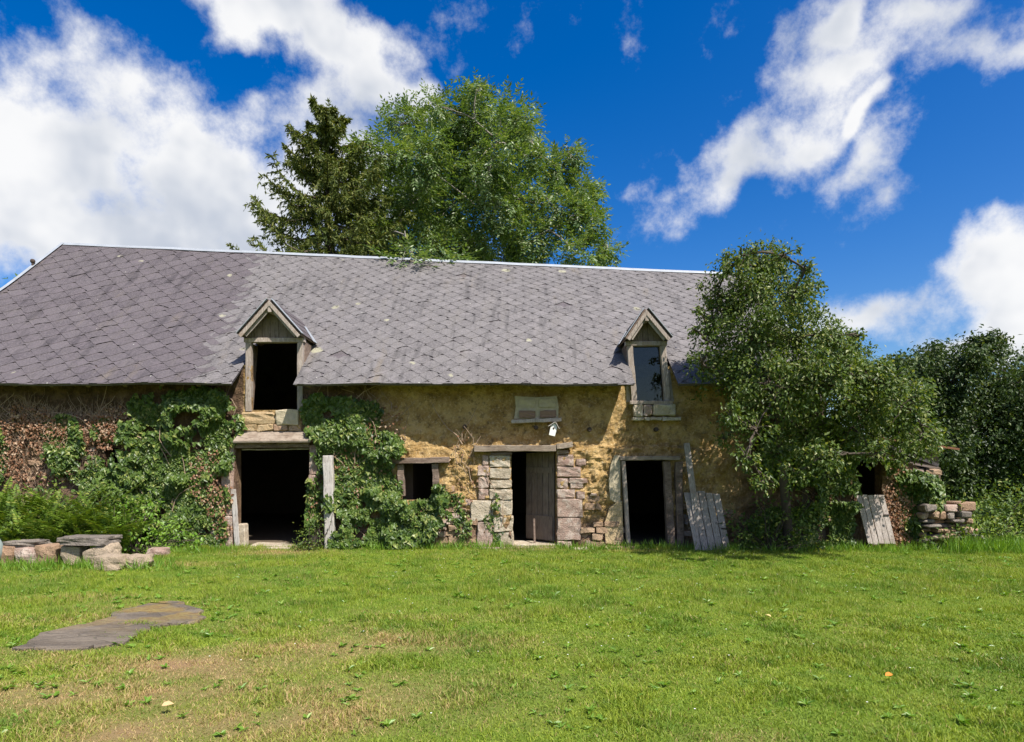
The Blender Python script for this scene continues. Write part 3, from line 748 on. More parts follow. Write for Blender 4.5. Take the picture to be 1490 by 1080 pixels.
# ------------------------------------------------------------------ dormers
def dormer(label, xc, w, z0, z1, zp, lean, glass, ov, yf=-.02):
    """xc centre, w opening width, z0 sill, z1 head, zp peak"""
    d = bpy.data.objects.new('dormer', None); COL.objects.link(d); d.parent = barn; d['label'] = label
    def L(x, y, z): return (xc + x - lean * (z - z0), y, z)
    hw = w / 2; jw = .115; ew = hw + jw
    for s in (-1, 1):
        part('jamb', beam(L(s * (hw + jw / 2), yf + .05, z0 - .03), L(s * (hw + jw / 2), yf + .05, z1), jw, .12, (0, 1, 0), .007, .004, 6), M_WOOD, d)
        # side board running down past the eaves
        part('side_board', beam(L(s * (ew + .045), yf + .10, z0 - .02), L(s * (ew + .02), yf + .10, z0 + .62), .09, .05, (0, 1, 0), .005, .004, 4), M_WOOD_GREY, d)
        # cheek: boards back to the roof, dark wood painting in the shade inside
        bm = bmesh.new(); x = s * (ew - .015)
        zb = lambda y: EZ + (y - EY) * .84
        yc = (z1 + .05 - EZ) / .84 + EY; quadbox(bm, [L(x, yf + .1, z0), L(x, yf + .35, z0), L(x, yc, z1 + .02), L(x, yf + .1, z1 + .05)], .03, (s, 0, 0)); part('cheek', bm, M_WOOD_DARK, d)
    part('head', beam(L(-ew - .03, yf + .045, z1 + .045), L(ew + .03, yf + .045, z1 + .045), .13, .09, (0, 0, 1), .007, .003, 5), M_WOOD, d)
    # gable boards
    gz = z1 + .09; sl = (zp - gz) / (ew + ov); n = 7
    for k in range(n):
        xa, xb = -ew + 2 * ew * k / n + .003, -ew + 2 * ew * (k + 1) / n - .003
        ha = (ew + ov - abs(xa)) * sl - .03; hb = (ew + ov - abs(xb)) * sl - .03; hm = (ew + ov) * sl - .03
        bm = bmesh.new(); y = yf + .03 + random.uniform(-.006, .006)
        pts = [L(xa, y, gz), L(xb, y, gz), L(xb, y, gz + hb)] + ([L(0, y, gz + hm)] if xa < 0 < xb else []) + [L(xa, y, gz + ha)]
        f = bm.faces.new([bm.verts.new(p) for p in pts]); r = bmesh.ops.extrude_face_region(bm, geom=[f])
        for e in r['geom']:
            if isinstance(e, bmesh.types.BMVert): e.co.y += .025
        bmesh.ops.recalc_face_normals(bm, faces=bm.faces); part('gable_board', bm, M_DOOR, d)
    # two roof slopes with slates, bargeboards and zinc edge
    yo = yf - .24
    for s in (-1, 1):
        Lw = math.hypot(ew + ov, zp - gz); eave = lambda y: L(s * (ew + ov), y, gz); peak = lambda y: L(0, y, zp)
        yb_p = (zp - EZ) / .84 + EY + .25; yb_e = (gz - EZ) / .84 + EY + .25
        bm = bmesh.new(); nn_ = (Vector(peak(0)) - Vector(eave(0))).cross(Vector((0, s, 0))).normalized()
        if nn_.z < 0: nn_ = -nn_
        quadbox(bm, [Vector(eave(yo)) , Vector(peak(yo)), Vector(peak(yb_p)), Vector(eave(yb_e))], .03, nn_); part('roof_slope', bm, M_WOOD_DARK, d)
        rows = 4
        for j in range(rows):
            m = 7
            for i in range(m):
                t0, t1 = j / rows, min(1, (j + 1.25) / rows)
                ya, yb = yo - .02 + i * .24 + (j % 2) * .1, yo - .02 + (i + 1) * .24 - .004 + (j % 2) * .1
                if i == 0: ya = yo - .02
                lim = yb_e + (yb_p - yb_e) * t0
                if ya > lim - .05: continue
                yb = min(yb, lim)
                p = lambda t, y: Vector(eave(y)).lerp(Vector(peak(y)), t) + nn_ * .032
                bm = bmesh.new(); quadbox(bm, [p(t0, ya) + nn_ * .012, p(t0, yb) + nn_ * .012, p(t1, yb) + nn_ * .002, p(t1, ya) + nn_ * .002], .006, nn_); part('slate', bm, M_SLATE_L, d)
        for q, (dy, hh, th, mat) in enumerate(((-.035, .07, .03, M_WOOD), (-.005, .115, .028, M_WOOD_GREY))):
            e0, p0 = Vector(eave(yo + dy + (.0 if q == 0 else .035))), Vector(peak(yo + dy + (.0 if q == 0 else .035)))
            if q: e0 = e0.lerp(p0, .08)
            dn = -nn_ * hh
            bm = bmesh.new(); quadbox(bm, [e0, p0, p0 + Vector((0, 0, -hh / max(.3, nn_.z))), e0 + dn], th, (0, 1, 0), .004); part('bargeboard', bm, mat, d)
        e0, p0 = Vector(eave(yo - .05)), Vector(peak(yo - .05))
        bm = bmesh.new(); quadbox(bm, [e0 + nn_ * .052, p0 + nn_ * .052, p0 + nn_ * .052 + Vector((0, .12, 0)), e0 + nn_ * .052 + Vector((0, .12, 0))], .012, nn_); part('zinc_edge', bm, M_ZINC, d)
        # zinc flashing where the slope runs into the main roof
        p = lambda t, o2: Vector(eave(yb_e - .25 + o2)).lerp(Vector(peak(yb_p - .25 + o2)), t) + nn_ * .052
        bm = bmesh.new(); quadbox(bm, [p(-.06, -.26), p(-.06, .0), p(.62, .02), p(.62, -.13)], .01, nn_); part('flashing', bm, M_ZINC, d)
    part('purlin', beam(L(0, yo - .02, zp - .17), L(0, 1.0, zp - .17), .075, .12), M_WOOD, d)
    if glass:
        part('sill', beam(L(-ew - .05, yf + .02, z0 - .05), L(ew + .03, yf + .02, z0 - .045), .18, .07, (0, 0, 1), .006, .004, 4), M_WOOD, d)
        bm = bmesh.new(); quadbox(bm, [L(-hw, yf + .10, z0), L(hw, yf + .10, z0), L(hw, yf + .10, z1), L(-hw, yf + .10, z1)], .005, (0, 1, 0)); part('pane', bm, M_GLASS, d)
    return d
wl = OPEN['dormer_l']; zl = W(0, 597)[2]
dormer('left dormer with an open dark hatch', (wl[0] + wl[1]) / 2, wl[1] - wl[0], zl, W(0, 497)[2] - .02, W(0, 438, -.25)[2], .0, False, .03)
wr = OPEN['dormer_r']; zr_ = W(0, 583)[2]
dormer('right dormer leaning left with a glazed window', W(947, 583)[0], .56, zr_, W(0, 502)[2] - .02, W(0, 451, -.25)[2], .085, True, .04)
block(921, 589, 935, 607, M_STONE_PALE, .10, .35, .02, 'sill', .014, barn); block(935.5, 589, 948, 606, M_STONE_PINK, .09, .35, .02, 'sill', .014, barn)
block(948.5, 588, 982, 606, M_STONE_PALE, .10, .35, .02, 'sill', .014, barn)
for a, b in ((919, 936), (936.5, 944), (944.5, 962), (962.5, 990)): block(a, 607, b, 612.5, M_STONE_PALE, .08, .3, .01, 'stone', .008)

# ------------------------------------------------------------------ leaning doors, plank, nest box
def plank_panel(name, label, tl, tr, br, bl, ytop, ybot, n, mat, gap=.008, latch=None, brace=True):
    o = empty(name, label, 'door panel', W(bl[0], bl[1], ybot))
    lo = Vector(o.location)
    P = lambda s, t: (Vector(W(*tl, ytop)).lerp(Vector(W(*tr, ytop)), s)).lerp(Vector(W(*bl, ybot)).lerp(Vector(W(*br, ybot)), s), t) - lo
    nrm = (P(1, 0) - P(0, 0)).cross(P(0, 1) - P(0, 0)).normalized()
    if nrm.y > 0: nrm = -nrm
    for k in range(n):
        a, b = k / n + gap, (k + 1) / n - gap; t0 = random.uniform(-.025, .02); t1 = 1 + random.uniform(-.01, .02)
        bm = bmesh.new(); z = nrm * random.uniform(-.006, .006); m = 6
        A = [P(a + random.uniform(0, .012), t0 + (t1 - t0) * i / m) + z for i in range(m + 1)]; B = [P(b - random.uniform(0, .012), t0 + (t1 - t0) * i / m) + z for i in range(m + 1)]
        fr = [[bm.verts.new(p + nrm * .022) for p in q] for q in (A, B)]; bk = [[bm.verts.new(p) for p in q] for q in (A, B)]
        for i in range(m):
            for r, s2 in ((fr[0], fr[1]), (fr[1], bk[1]), (bk[1], bk[0]), (bk[0], fr[0])): bm.faces.new((r[i], s2[i], s2[i + 1], r[i + 1]))
        bm.faces.new((fr[0][0], fr[1][0], bk[1][0], bk[0][0])); bm.faces.new((fr[0][m], fr[1][m], bk[1][m], bk[0][m]))
        bmesh.ops.recalc_face_normals(bm, faces=bm.faces)
        part('plank', bm, mat, o)
    if brace:
        for t in (.2, .8):
            bm = bmesh.new(); quadbox(bm, [P(.03, t - .05), P(.97, t - .05), P(.97, t + .05), P(.03, t + .05)], -.03, nrm); part('batten', bm, mat, o)
    if latch:
        bm = bmesh.new(); q = P(*latch) + nrm * .026; e = (P(1, 0) - P(0, 0)).normalized(); u = (P(0, 0) - P(0, 1)).normalized()
        quadbox(bm, [q - e * .06 - u * .012, q + e * .06 - u * .012, q + e * .06 + u * .012, q - e * .06 + u * .012], .02, nrm, .004); part('latch', bm, M_IRON, o)
    return o
plank_panel('plank_panel', 'grey weathered plank door leaning on the wall beside the right doorway', (994, 716), (1047, 717.5), (1063, 803), (1011, 803), -.18, -.52, 5, M_WOOD_GREY, .006, (.93, .62))
plank_panel('plank_panel', 'bleached plank door leaning below the small window at the barn end', (1245, 721), (1286, 720), (1303, 791), (1262, 791), -.16, -.34, 5, M_WOOD_GREY, .006, (.9, .42))
bm = beam(Vector(W(999, 645, -.10)), Vector(W(1019, 797, -.45)), .12, .03, (0, 1, 0), .004, .004, 6); o = part('leaning_plank', bm, M_WOOD_GREY)
tag(o, 'long grey board leaning on the shaded wall right of the right doorway', 'plank')

nb = empty('nest_box', 'small white nest box hanging on the cob wall above the middle doorway', 'nest box', W(805, 625, -.12))
def nestbox(o):
    bm = bmesh.new(); c = Vector((0, 0, 0)); R = Matrix.Rotation(math.radians(14), 4, 'Y')
    pts = [(-.06, -.13), (.06, -.13), (.065, .05), (0, .13), (-.065, .05)]
    f = bm.faces.new([bm.verts.new(R @ Vector((x, -.07, z))) for x, z in pts]); r = bmesh.ops.extrude_face_region(bm, geom=[f])
    for e in r['geom']:
        if isinstance(e, bmesh.types.BMVert): e.co.y += .14
    bmesh.ops.recalc_face_normals(bm, faces=bm.faces); part('box', bm, M_WHITE, o)
    for s in (-1, 1):
        bm = bmesh.new(); quadbox(bm, [R @ Vector((0, -.11, .145)), R @ Vector((s * .11, -.11, .03)), R @ Vector((s * .11, .08, .03)), R @ Vector((0, .08, .145))], .012, (s * .5, 0, .8)); part('roof_board', bm, M_WOOD_PALE, o)
    bm = bmesh.new(); bmesh.ops.create_cone(bm, cap_ends=True, segments=12, radius1=.02, radius2=.02, depth=.01, matrix=Matrix.Translation((.005, -.073, .02)) @ Matrix.Rotation(math.pi / 2, 4, 'X')); part('entrance_hole', bm, M_IRON, o)
    part('bracket', beam((0, .06, .1), (.01, .14, .16), .02, .02), M_IRON, o)
nestbox(nb)

# ------------------------------------------------------------------ stones by the wall
def boulder(name, label, pts2, y, depth, mat, cat='stone', group=None, tilt=0.0, seed=0, rnd=.35):
    """pts2: outline box in pixels (x0,y0,x1,y1) at distance plane y"""
    x0, y0, x1, y1 = pts2; a, b = Vector(W(x0, y1, y)), Vector(W(x1, y0, y)); c = (a + b) / 2
    bm = bmesh.new(); bmesh.ops.create_cube(bm, size=2.0); bmesh.ops.subdivide_edges(bm, edges=bm.edges[:], cuts=5, use_grid_fill=True)
    co = np.array([v.co[:] for v in bm.verts]); sph = co / np.linalg.norm(co, axis=1)[:, None]
    co = co * (1 - rnd) + sph * rnd * 1.25
    nz = fbm(co[:, 0] * 1.1 + seed, co[:, 1] * 1.1, co[:, 2] * 1.1, 3, seed) - .5
    co *= (1 + .42 * nz)[:, None]
    co *= .84 * np.array([(b.x - a.x) / 2, depth / 2, (b.z - a.z) / 2])
    R = Matrix.Rotation(tilt, 3, 'Y')
    for v, q in zip(bm.verts, co): v.co = R @ Vector(q)
    o = part(name, bm, mat, None, False); o.location = c; return tag(o, label, cat, group)
bench = empty('stone_bench', 'low stone bench, dark slab on a pale block, before the ferns', 'bench', (W(130, 818, -2.3)[0], -2.3, 0))
for nm, q, d, mat, y in (('slab', (93, 779.5, 169, 792), .55, M_SLABDARK, -2.3), ('support', (95, 791.5, 127, 822), .35, M_BOULDER, -2.3), ('support', (150, 791, 168, 822), .3, M_SLABDARK, -2.05)):
    o = boulder(nm, '', q, y, d, mat, seed=len(nm), rnd=.18); del o['label']; del o['category']; del o['kind']; o.location = Vector(o.location) - bench.location; o.parent = bench
boulder('boulder', 'pale slanting boulder propped beside the stone bench', (127, 793, 172, 818), -2.35, .4, M_BOULDER, tilt=-.32, seed=4, rnd=.5)
boulder('boulder', 'low pale boulder in the grass just below the stone bench', (140, 806, 186, 832), -2.75, .45, M_BOULDER, seed=9, rnd=.4)
boulder('boulder', 'rightmost pale boulder lying flat in the grass by the ivy', (176, 806, 221, 827), -2.6, .45, M_BOULDER, seed=12, rnd=.4)
boulder('flat_stone', 'long brown flat stone topping the loose stones under the ferns', (14, 786, 68, 794.5), -2.2, .5, M_SLABDARK, seed=14, rnd=.15)
boulder('boulder', 'leftmost rough brown stone under the ferns', (2, 790, 32, 822), -2.3, .4, M_RUBBLE, seed=15)
boulder('boulder', 'pinkish brown stone second from left under the ferns', (30, 794, 60, 822), -2.35, .4, M_STONE_PINK, seed=16)
boulder('boulder', 'brown stone standing against the left side of the stone bench', (58, 790, 92, 822), -2.3, .4, M_RUBBLE, seed=17)
boulder('boulder', 'small dark stone lying at the foot of the ivy', (216, 796, 246, 812), -1.2, .35, M_STONE_PINK, seed=18)

# flat outcrop in the lawn
def outcrop():
    pts = [(24, 944), (62, 922), (110, 911), (150, 903), (178, 889), (205, 881), (240, 875.5), (268, 878), (284, 887), (302, 898), (285, 905), (248, 909), (215, 915), (196, 928), (160, 940), (120, 946), (70, 945)]
    g0 = [np.array(G(*p)) for p in pts]; g = []
    for i, p in enumerate(g0):
        q = g0[(i + 1) % len(g0)]
        for k in range(4): g.append(p + (q - p) * (k + random.uniform(-.2, .2)) / 4 + np.array([random.gauss(0, .035), random.gauss(0, .03)]))
    bm = bmesh.new(); n = len(g)
    rings = [[bm.verts.new((x, y, z)) for x, y in g] for z in (-.09, .004, .012)]; c = np.mean(g, 0)
    for v in rings[2]: v.co.x += (c[0] - v.co.x) * .012; v.co.y += (c[1] - v.co.y) * .012
    for a, b in zip(rings, rings[1:]):
        for i in range(n): bm.faces.new((a[i], a[(i + 1) % n], b[(i + 1) % n], b[i]))
    bm.faces.new(rings[-1]); bmesh.ops.recalc_face_normals(bm, faces=bm.faces)
    tag(part('rock_slab', bm, M_FLAG, None, False), 'flat grey rock slab with mossy patches lying flush in the lawn', 'rock')
    return np.array(g)
OUTCROP = outcrop()
def in_poly(x, y, poly):
    r = np.zeros(x.shape, bool); n = len(poly)
    for i in range(n):
        (x0, y0), (x1, y1) = poly[i], poly[(i + 1) % n]
        c = ((y0 > y) != (y1 > y)) & (x < (x1 - x0) * (y - y0) / (y1 - y0 + 1e-12) + x0); r ^= c
    return r

# pale tub at the left edge
bm = bmesh.new(); prof = [(0, 0), (.26, 0), (.33, .06), (.36, .2), (.35, .34), (.30, .44), (.2, .5), (0, .52)]; rg = []
for r, z in prof: rg.append([bm.verts.new((max(r, .001) * math.cos(a * math.pi / 12), max(r, .001) * math.sin(a * math.pi / 12), z)) for a in range(24)])
for a, b in zip(rg, rg[1:]):
    for i in range(24): bm.faces.new((a[i], a[(i + 1) % 24], b[(i + 1) % 24], b[i]))
o = part('garden_tub', bm, M_TUB, None, True); o.location = (W(-3, 800, -2.6)[0] - .36, -2.6, 0); tag(o, 'pale green rounded tub cut off by the left edge', 'tub')

# dry-stone wall end and shed on the right
dw = empty('stone_wall', 'short broken dry stone wall at the right end of the barn', 'wall', (W(1375, 780, -.2)[0], -.2, 0))
def drywall():
    r = random.Random(9); z = -.02; lo = np.array(dw.location)
    while z < .85:
        h = r.uniform(.08, .15); x = W(1336, 0, -.2)[0] + r.uniform(-.05, .05); x1 = W(1402 - z * 12, 0, -.2)[0]
        while x < x1:
            w = r.uniform(.12, .30); bm = bmesh.new()
            box(bm, (x - lo[0], -.2 + r.uniform(-.10, .08), z + .004), (x + w - .012 - lo[0], .25, z + h - .008), .03, None, .035)
            part('stone', bm, r.choice((M_RUBBLE, M_STONE_PINK, M_SLABDARK)), dw); x += w
        z += h
    bm = bmesh.new(); box(bm, (W(1384, 0, -.2)[0] - lo[0], -.25, .74), (W(1408, 0, -.2)[0] - lo[0], .2, .92), .025, None, .02); part('stone', bm, M_RUBBLE, dw)
drywall()
shed = empty('garden_shed', 'small dark shed with a rusty roof and teal shutters, half hidden behind the fruit tree', 'shed', (10.6, 4.0, 0))
def shedb():
    x0, x1, y = -1.4, .75, 0
    for k in range(12):
        a = x0 + (x1 - x0) * k / 12; bm = bmesh.new(); box(bm, (a + .004, y, 0), (a + (x1 - x0) / 12 - .004, y + .03, 2.0), .004); part('wall_board', bm, M_WOOD_DARK, shed)
    bm = bmesh.new(); box(bm, (x0, y + .03, 0), (x1, y + 2.2, 2.0)); part('wall', bm, M_WOOD_DARK, shed)
    bm = bmesh.new(); quadbox(bm, [(x0 - .2, -.5, 2.42), (x1 + .2, -.5, 2.05), (x1 + .2, 2.4, 2.35), (x0 - .2, 2.4, 2.7)], .05); part('roof', bm, M_RUST, shed)
    for a, b in ((-.62, -.42), (-.12, .22)):
        bm = bmesh.new(); box(bm, (a, -.04, .95), (b, -.01, 1.55), .006); part('shutter', bm, M_TEAL, shed)
shedb()

# ------------------------------------------------------------------ plants on the wall
def ivy(name, label, ells, n, dead=0, twigs=0, thick=.22, size=(.055, .11), seed=0, group=None, dark_gap=.34, deads=None, extra=None):
    """ells: ellipses on the wall in pixels (cx,cy,rx,ry)"""
    c0 = W(ells[0][0], 797); o = empty(name, label, 'ivy', (c0[0], 0, 0), group)
    rg = np.random.default_rng(seed + 100)
    def sample(ells, n, gapn):
        ar = np.array([e[2] * e[3] for e in ells], float); k = rg.choice(len(ells), n * 3, p=ar / ar.sum())
        r = np.sqrt(rg.random(n * 3)); a = rg.random(n * 3) * 2 * np.pi; E = np.array(ells, float)[k]
        px = E[:, 0] + E[:, 2] * r * np.cos(a) * 1.08; py = E[:, 1] + E[:, 3] * r * np.sin(a) * 1.08
        x = (px - CX) * CAM_D / F; z = CAM_H + (HY - py) * CAM_D / F
        edge = r
        g = fbm(x * 3.0, z * 3.0, 0, 3, seed + 51)
        ok = ~inside_open(x, z, -.02) & (z > .02) & (z < wall_top(x) - .12) & (g + rg.normal(0, .05, len(g)) > gapn - .0 + .12 * (edge > .8))
        x, z, g = x[ok][:n], z[ok][:n], g[ok][:n]
        return x, z, g
    b = Buf()
    x, z, g = sample(ells, n, dark_gap); m = len(x)
    bul = thick * (.15 + 1.1 * sstep(fbm(x * 2.2, z * 2.2, 0, 3, seed + 5), .35, .7)) * (1.15 - .3 * np.clip(z / 3, 0, 1))
    y = -.06 - bul * rg.uniform(.45, 1.0, m)
    D = np.stack([rg.normal(0, .55, m), rg.normal(-.25, .3, m), rg.normal(-.8, .35, m)], 1); Nn = np.stack([rg.normal(.1, .45, m), rg.normal(-1, .35, m), rg.normal(.45, .45, m)], 1)
    L = rg.uniform(*size, m); b.leaves(np.stack([x, y, z], 1), D, Nn, L, L * rg.uniform(.85, 1.1, m), 'ivy', .10, rg.random(m), .1)
    b.build('leaves', M_IVY, o)
    if dead:
        b = Buf(); x, z, g = sample(deads or ells, dead, .36); m = len(x); y = -.04 - rg.random(m) * .12
        D = np.stack([rg.normal(0, .6, m), rg.normal(-.2, .3, m), rg.normal(-.8, .5, m)], 1); Nn = np.stack([rg.normal(0, .6, m), rg.normal(-1, .4, m), rg.normal(.2, .6, m)], 1)
        L = rg.uniform(.03, .065, m); b.leaves(np.stack([x, y, z], 1), D, Nn, L, L * .75, 'oval', .2, rg.random(m), .2); b.build('dry_leaves', M_IVYDEAD, o)
    b = Buf(); nst = 30 if n > 1000 else 7
    x, z, g = sample((deads or ells) + ells, nst + twigs, .3)
    for i in range(len(x)):
        l = rg.uniform(.12, .45) if i >= nst else rg.uniform(.5, 1.2); nseg = 5 if i < nst else 3; p = [np.array([x[i], -.03 - rg.random() * .05, z[i]])]; d = np.array([rg.normal(0, .6), rg.normal(0, .2), 1.0])
        for _ in range(nseg):
            d = d + np.array([rg.normal(0, .5), rg.normal(0, .12), rg.normal(0, .25)]); d /= np.linalg.norm(d); q = p[-1] + d * l / nseg
            q[1] = min(-.02, max(-.16, q[1])); q[2] = min(3.5, max(.0, q[2])); p.append(q)
        p = np.array(p)
        if inside_open(p[:, 0], p[:, 2], .01).any() or p[:, 0].max() > XA - .03 or (p[:, 2] > wall_top(p[:, 0]) - .05).any(): continue
        b.tube(p, np.linspace(1, .5, len(p)) * (rg.uniform(.006, .012) if i < nst else rg.uniform(.002, .005)), 4 if i < nst else 3, rg.random())
    b.build('stems', M_TWIG, o)
    return o
ivy('ivy', 'thick dark green ivy between the ferns and the big doorway', [(265, 650, 80, 75), (230, 610, 40, 45), (300, 600, 42, 35), (255, 735, 78, 65), (325, 640, 18, 50), (345, 625, 12, 25), (195, 700, 40, 50), (215, 770, 50, 28), (290, 775, 40, 25)],
    15000, 1500, 60, .27, seed=1, deads=[(325, 740, 18, 55), (305, 690, 25, 40), (180, 640, 40, 25)])
ivy('ivy', 'patchy reddish creeper and dry stems on the far left wall', [(100, 650, 28, 45), (85, 625, 20, 15), (140, 690, 35, 25), (5, 660, 10, 40), (165, 625, 25, 16)], 3600, 3000, 1700, .14, (.05, .09), seed=2,
    deads=[(60, 655, 75, 50), (130, 625, 50, 22), (30, 612, 50, 24), (170, 620, 30, 25)])
ivy('ivy', 'ivy climbing from the grey post to the eaves, right of the big doorway', [(500, 620, 48, 40), (465, 600, 22, 25), (500, 680, 45, 50), (530, 600, 25, 20), (470, 660, 14, 30), (455, 730, 10, 40)], 5000, 600, 90, .17, seed=3,
    deads=[(500, 690, 40, 50), (540, 620, 50, 40), (455, 690, 8, 70)])
ivy('ivy', 'dense ivy mound under and left of the small square window', [(535, 720, 50, 75), (560, 660, 28, 30), (585, 760, 50, 40), (620, 745, 35, 22), (575, 720, 18, 25), (500, 760, 25, 45), (640, 725, 14, 20)], 10000, 400, 50, .27, seed=4)
ivy('ivy', 'thin ivy strand right of the small window', [(668, 740, 10, 22), (674, 765, 12, 18), (660, 725, 7, 10)], 190, 40, 14, .07, (.05, .08), seed=5, dark_gap=.3, deads=[(675, 690, 22, 60)])
ivy('ivy', 'small ivy sprig growing on the pale stones beside the middle door', [(722, 765, 11, 18), (722, 738, 5, 20), (711, 755, 6, 12), (723, 788, 6, 10)], 210, 0, 0, .07, (.05, .075), seed=6, dark_gap=.2)
ivy('ivy', 'dark ivy curtain left of the bleached leaning door', [(1210, 720, 32, 75), (1195, 760, 40, 40), (1225, 650, 25, 30), (1130, 770, 60, 30), (1165, 660, 60, 50)], 9000, 800, 80, .32, seed=7, deads=[(1195, 650, 40, 30), (1232, 660, 12, 40), (1190, 730, 14, 50)])
ivy('ivy', 'ivy and rusty dry leaves at the right corner of the barn', [(1322, 690, 26, 45), (1330, 745, 22, 45), (1300, 670, 15, 30), (1345, 700, 18, 40)], 4600, 1500, 160, .28, seed=8, deads=[(1300, 720, 18, 65), (1310, 760, 22, 35)])

# ------------------------------------------------------------------ ferns and shrubs
def fern(x, y, size, seed, label, group):
    rg = np.random.default_rng(seed); o = empty('fern', label, 'fern', (x, y, 0), group)
    for k in range(rg.integers(11, 15)):
        b = Buf()
        az = rg.random() * 2 * np.pi; Ln = size * rg.uniform(.75, 1.1); el = rg.uniform(1.05, 1.5); m = 19
        t = np.linspace(0, 1, m); bend = rg.uniform(.5, 1.5)
        e = el - bend * t ** 1.4; st = np.cumsum(np.stack([np.cos(e), np.sin(e)], 1), 0) * Ln / m
        pts = np.stack([x + np.cos(az) * st[:, 0], y + np.sin(az) * st[:, 0], st[:, 1]], 1)
        b.tube(pts, np.linspace(.006, .001, m), 3, .6)
        side = np.array([-np.sin(az), np.cos(az), 0]); T_ = np.gradient(pts, axis=0); T_ /= np.linalg.norm(T_, axis=1)[:, None]
        up = np.cross(T_, side[None]); tone = rg.random() * .85
        for s in (-1, 1):
            for sub in (0, .5):
                i = np.arange(3, m - 1); p = pts[i] + T_[i] * Ln / m * sub; w = np.sin(np.pi * (np.clip((i + sub) / m, .15, 1)) ** .75) * .14 * size ** .7
                D = side[None] * s + T_[i] * .45 + rg.normal(0, .12, (len(i), 3)); D[:, 2] -= .12
                b.leaves(p, D, up[i] * (1 if s > 0 else -1) * s, w, Ln / m * .5 + 0 * w, 'diamond', .1, tone + rg.random(len(i)) * .3, .1)
        b.build('frond', M_FERN, o)
    return o
FL = 'bright green fern in the bank before the left wall'
for k, (px, dy, s) in enumerate(((-15, -1.4, 1.5), (22, -.9, 1.75), (40, -1.7, 1.1), (62, -1.0, 1.8), (88, -1.6, 1.15), (100, -.8, 1.8), (128, -1.5, 1.2), (140, -.8, 1.75), (160, -1.3, 1.35), (5, -1.9, 1.0), (182, -1.1, 1.2), (78, -.5, 1.75),
                                 (118, -.5, 1.7), (35, -.5, 1.75), (-5, -.6, 1.8), (-45, -1.0, 1.6), (55, -1.5, 1.3), (108, -1.3, 1.4), (20, -1.5, 1.35), (150, -1.0, 1.5))):
    fern((px - CX) * (CAM_D + dy) / F, dy, s * .84, 40 + k, FL, 'ferns before the left wall')

def bush(name, label, clumps, mat, cat='shrub', kind='oval', size=(.04, .07), dens=900, group=None, base=None, barkm=M_BARK, seed=0, stem=.012):
    """clumps: (x,y,z,rx,ry,rz)"""
    rg = np.random.default_rng(seed + 300); c0 = clumps[0]; bx = base or (c0[0], c0[1])
    o = empty(name, label, cat, (bx[0], bx[1], 0), group); b = Buf(); s = Buf()
    for cx, cy, cz, rx, ry, rz in clumps:
        n = int(dens * (rx * ry * rz) ** (2 / 3) * 4); v = rg.normal(size=(n, 3)); v /= np.linalg.norm(v, axis=1)[:, None]
        P = np.array([cx, cy, cz]) + v * np.array([rx, ry, rz]) * (rg.random(n) ** .45)[:, None] * (1 + .25 * rg.normal(size=n))[:, None]
        P = P[P[:, 2] > .02]; v = v[:len(P)]; n = len(P)
        D = v * .8 + rg.normal(0, .6, (n, 3)) + np.array([0, 0, -.2]); Nn = np.array([0, 0, 1.0]) + v * .5 + rg.normal(0, .5, (n, 3))
        L = rg.uniform(*size, n); b.leaves(P, D, Nn, L, L * .6, kind, .12, rg.random(n), .1)
        for _ in range(5):
            t = np.linspace(0, 1, 5)[:, None]; e = np.array([cx, cy, cz]) + rg.normal(0, .5, 3) * np.array([rx, ry, rz]); e[2] = max(.1, e[2])
            s.tube(np.array([bx[0], bx[1], -.02]) * (1 - t) + e * t + np.sin(t * 3.1) * rg.normal(0, .08, 3), np.linspace(stem, stem * .3, 5), 4, .5)
    b.build('foliage', mat, o); s.build('stems', barkm, o); return o
def cl(px, py, y, r, ry=None, rz=None):
    w = W(px, py, y); return (*w, r, ry or r, rz or r)
bush('shrub', 'small yellowish shrub growing at the foot of the grey post', [cl(452, 775, -.45, .28, .25, .3), cl(440, 795, -.55, .25), cl(465, 755, -.4, .2), cl(458, 800, -.6, .28)], M_SHRUB, size=(.035, .06), dens=600, seed=1)
bush('bramble', 'low leafy bramble between the ferns and the ivy', [cl(195, 770, -1.0, .35), cl(225, 785, -.9, .3), cl(250, 775, -.7, .3), cl(175, 750, -.8, .3), cl(215, 740, -.6, .3), cl(282, 790, -.6, .22)], M_WEED, 'bramble', 'oval', (.05, .09), 330, seed=2)
bush('nettles', 'dense nettles and weeds growing among the ferns before the left wall', [cl(px, py, y, .3) for px, py, y in ((5, 745, -.9), (35, 730, -.7), (60, 760, -1.2), (75, 715, -.5), (95, 745, -.9), (120, 730, -.7), (150, 745, -1.0), (165, 720, -.6), (30, 770, -1.5), (130, 765, -1.4), (-15, 760, -1.2))], M_SHRUB, 'weeds', 'oval', (.05, .09), 260, seed=6)
bush('shrub', 'leafy weeds in the deep shade beside the grey leaning door', [cl(1120, 750, -.55, .4), cl(1165, 745, -.6, .4), cl(1085, 785, -.7, .3), cl(1110, 780, -.6, .35), cl(1150, 785, -.7, .3), cl(1070, 760, -.5, .25), cl(1180, 785, -.8, .25)], M_SHRUB, size=(.05, .09), dens=330, seed=3)
bush('bramble', 'tangled bramble and tall weeds on the bank at the right edge', [cl(1440, 745, .3, .55), cl(1475, 735, .6, .6), cl(1410, 760, .0, .4), cl(1500, 750, .3, .6), cl(1455, 770, -.4, .35), cl(1420, 780, -.5, .25), cl(1530, 760, .2, .6), cl(1395, 775, -.5, .25), cl(1372, 785, -.5, .16), cl(1400, 740, -.35, .14), cl(1345, 785, -.5, .14)], M_SHRUB, 'bramble', 'oval', (.05, .10), 420, seed=4)

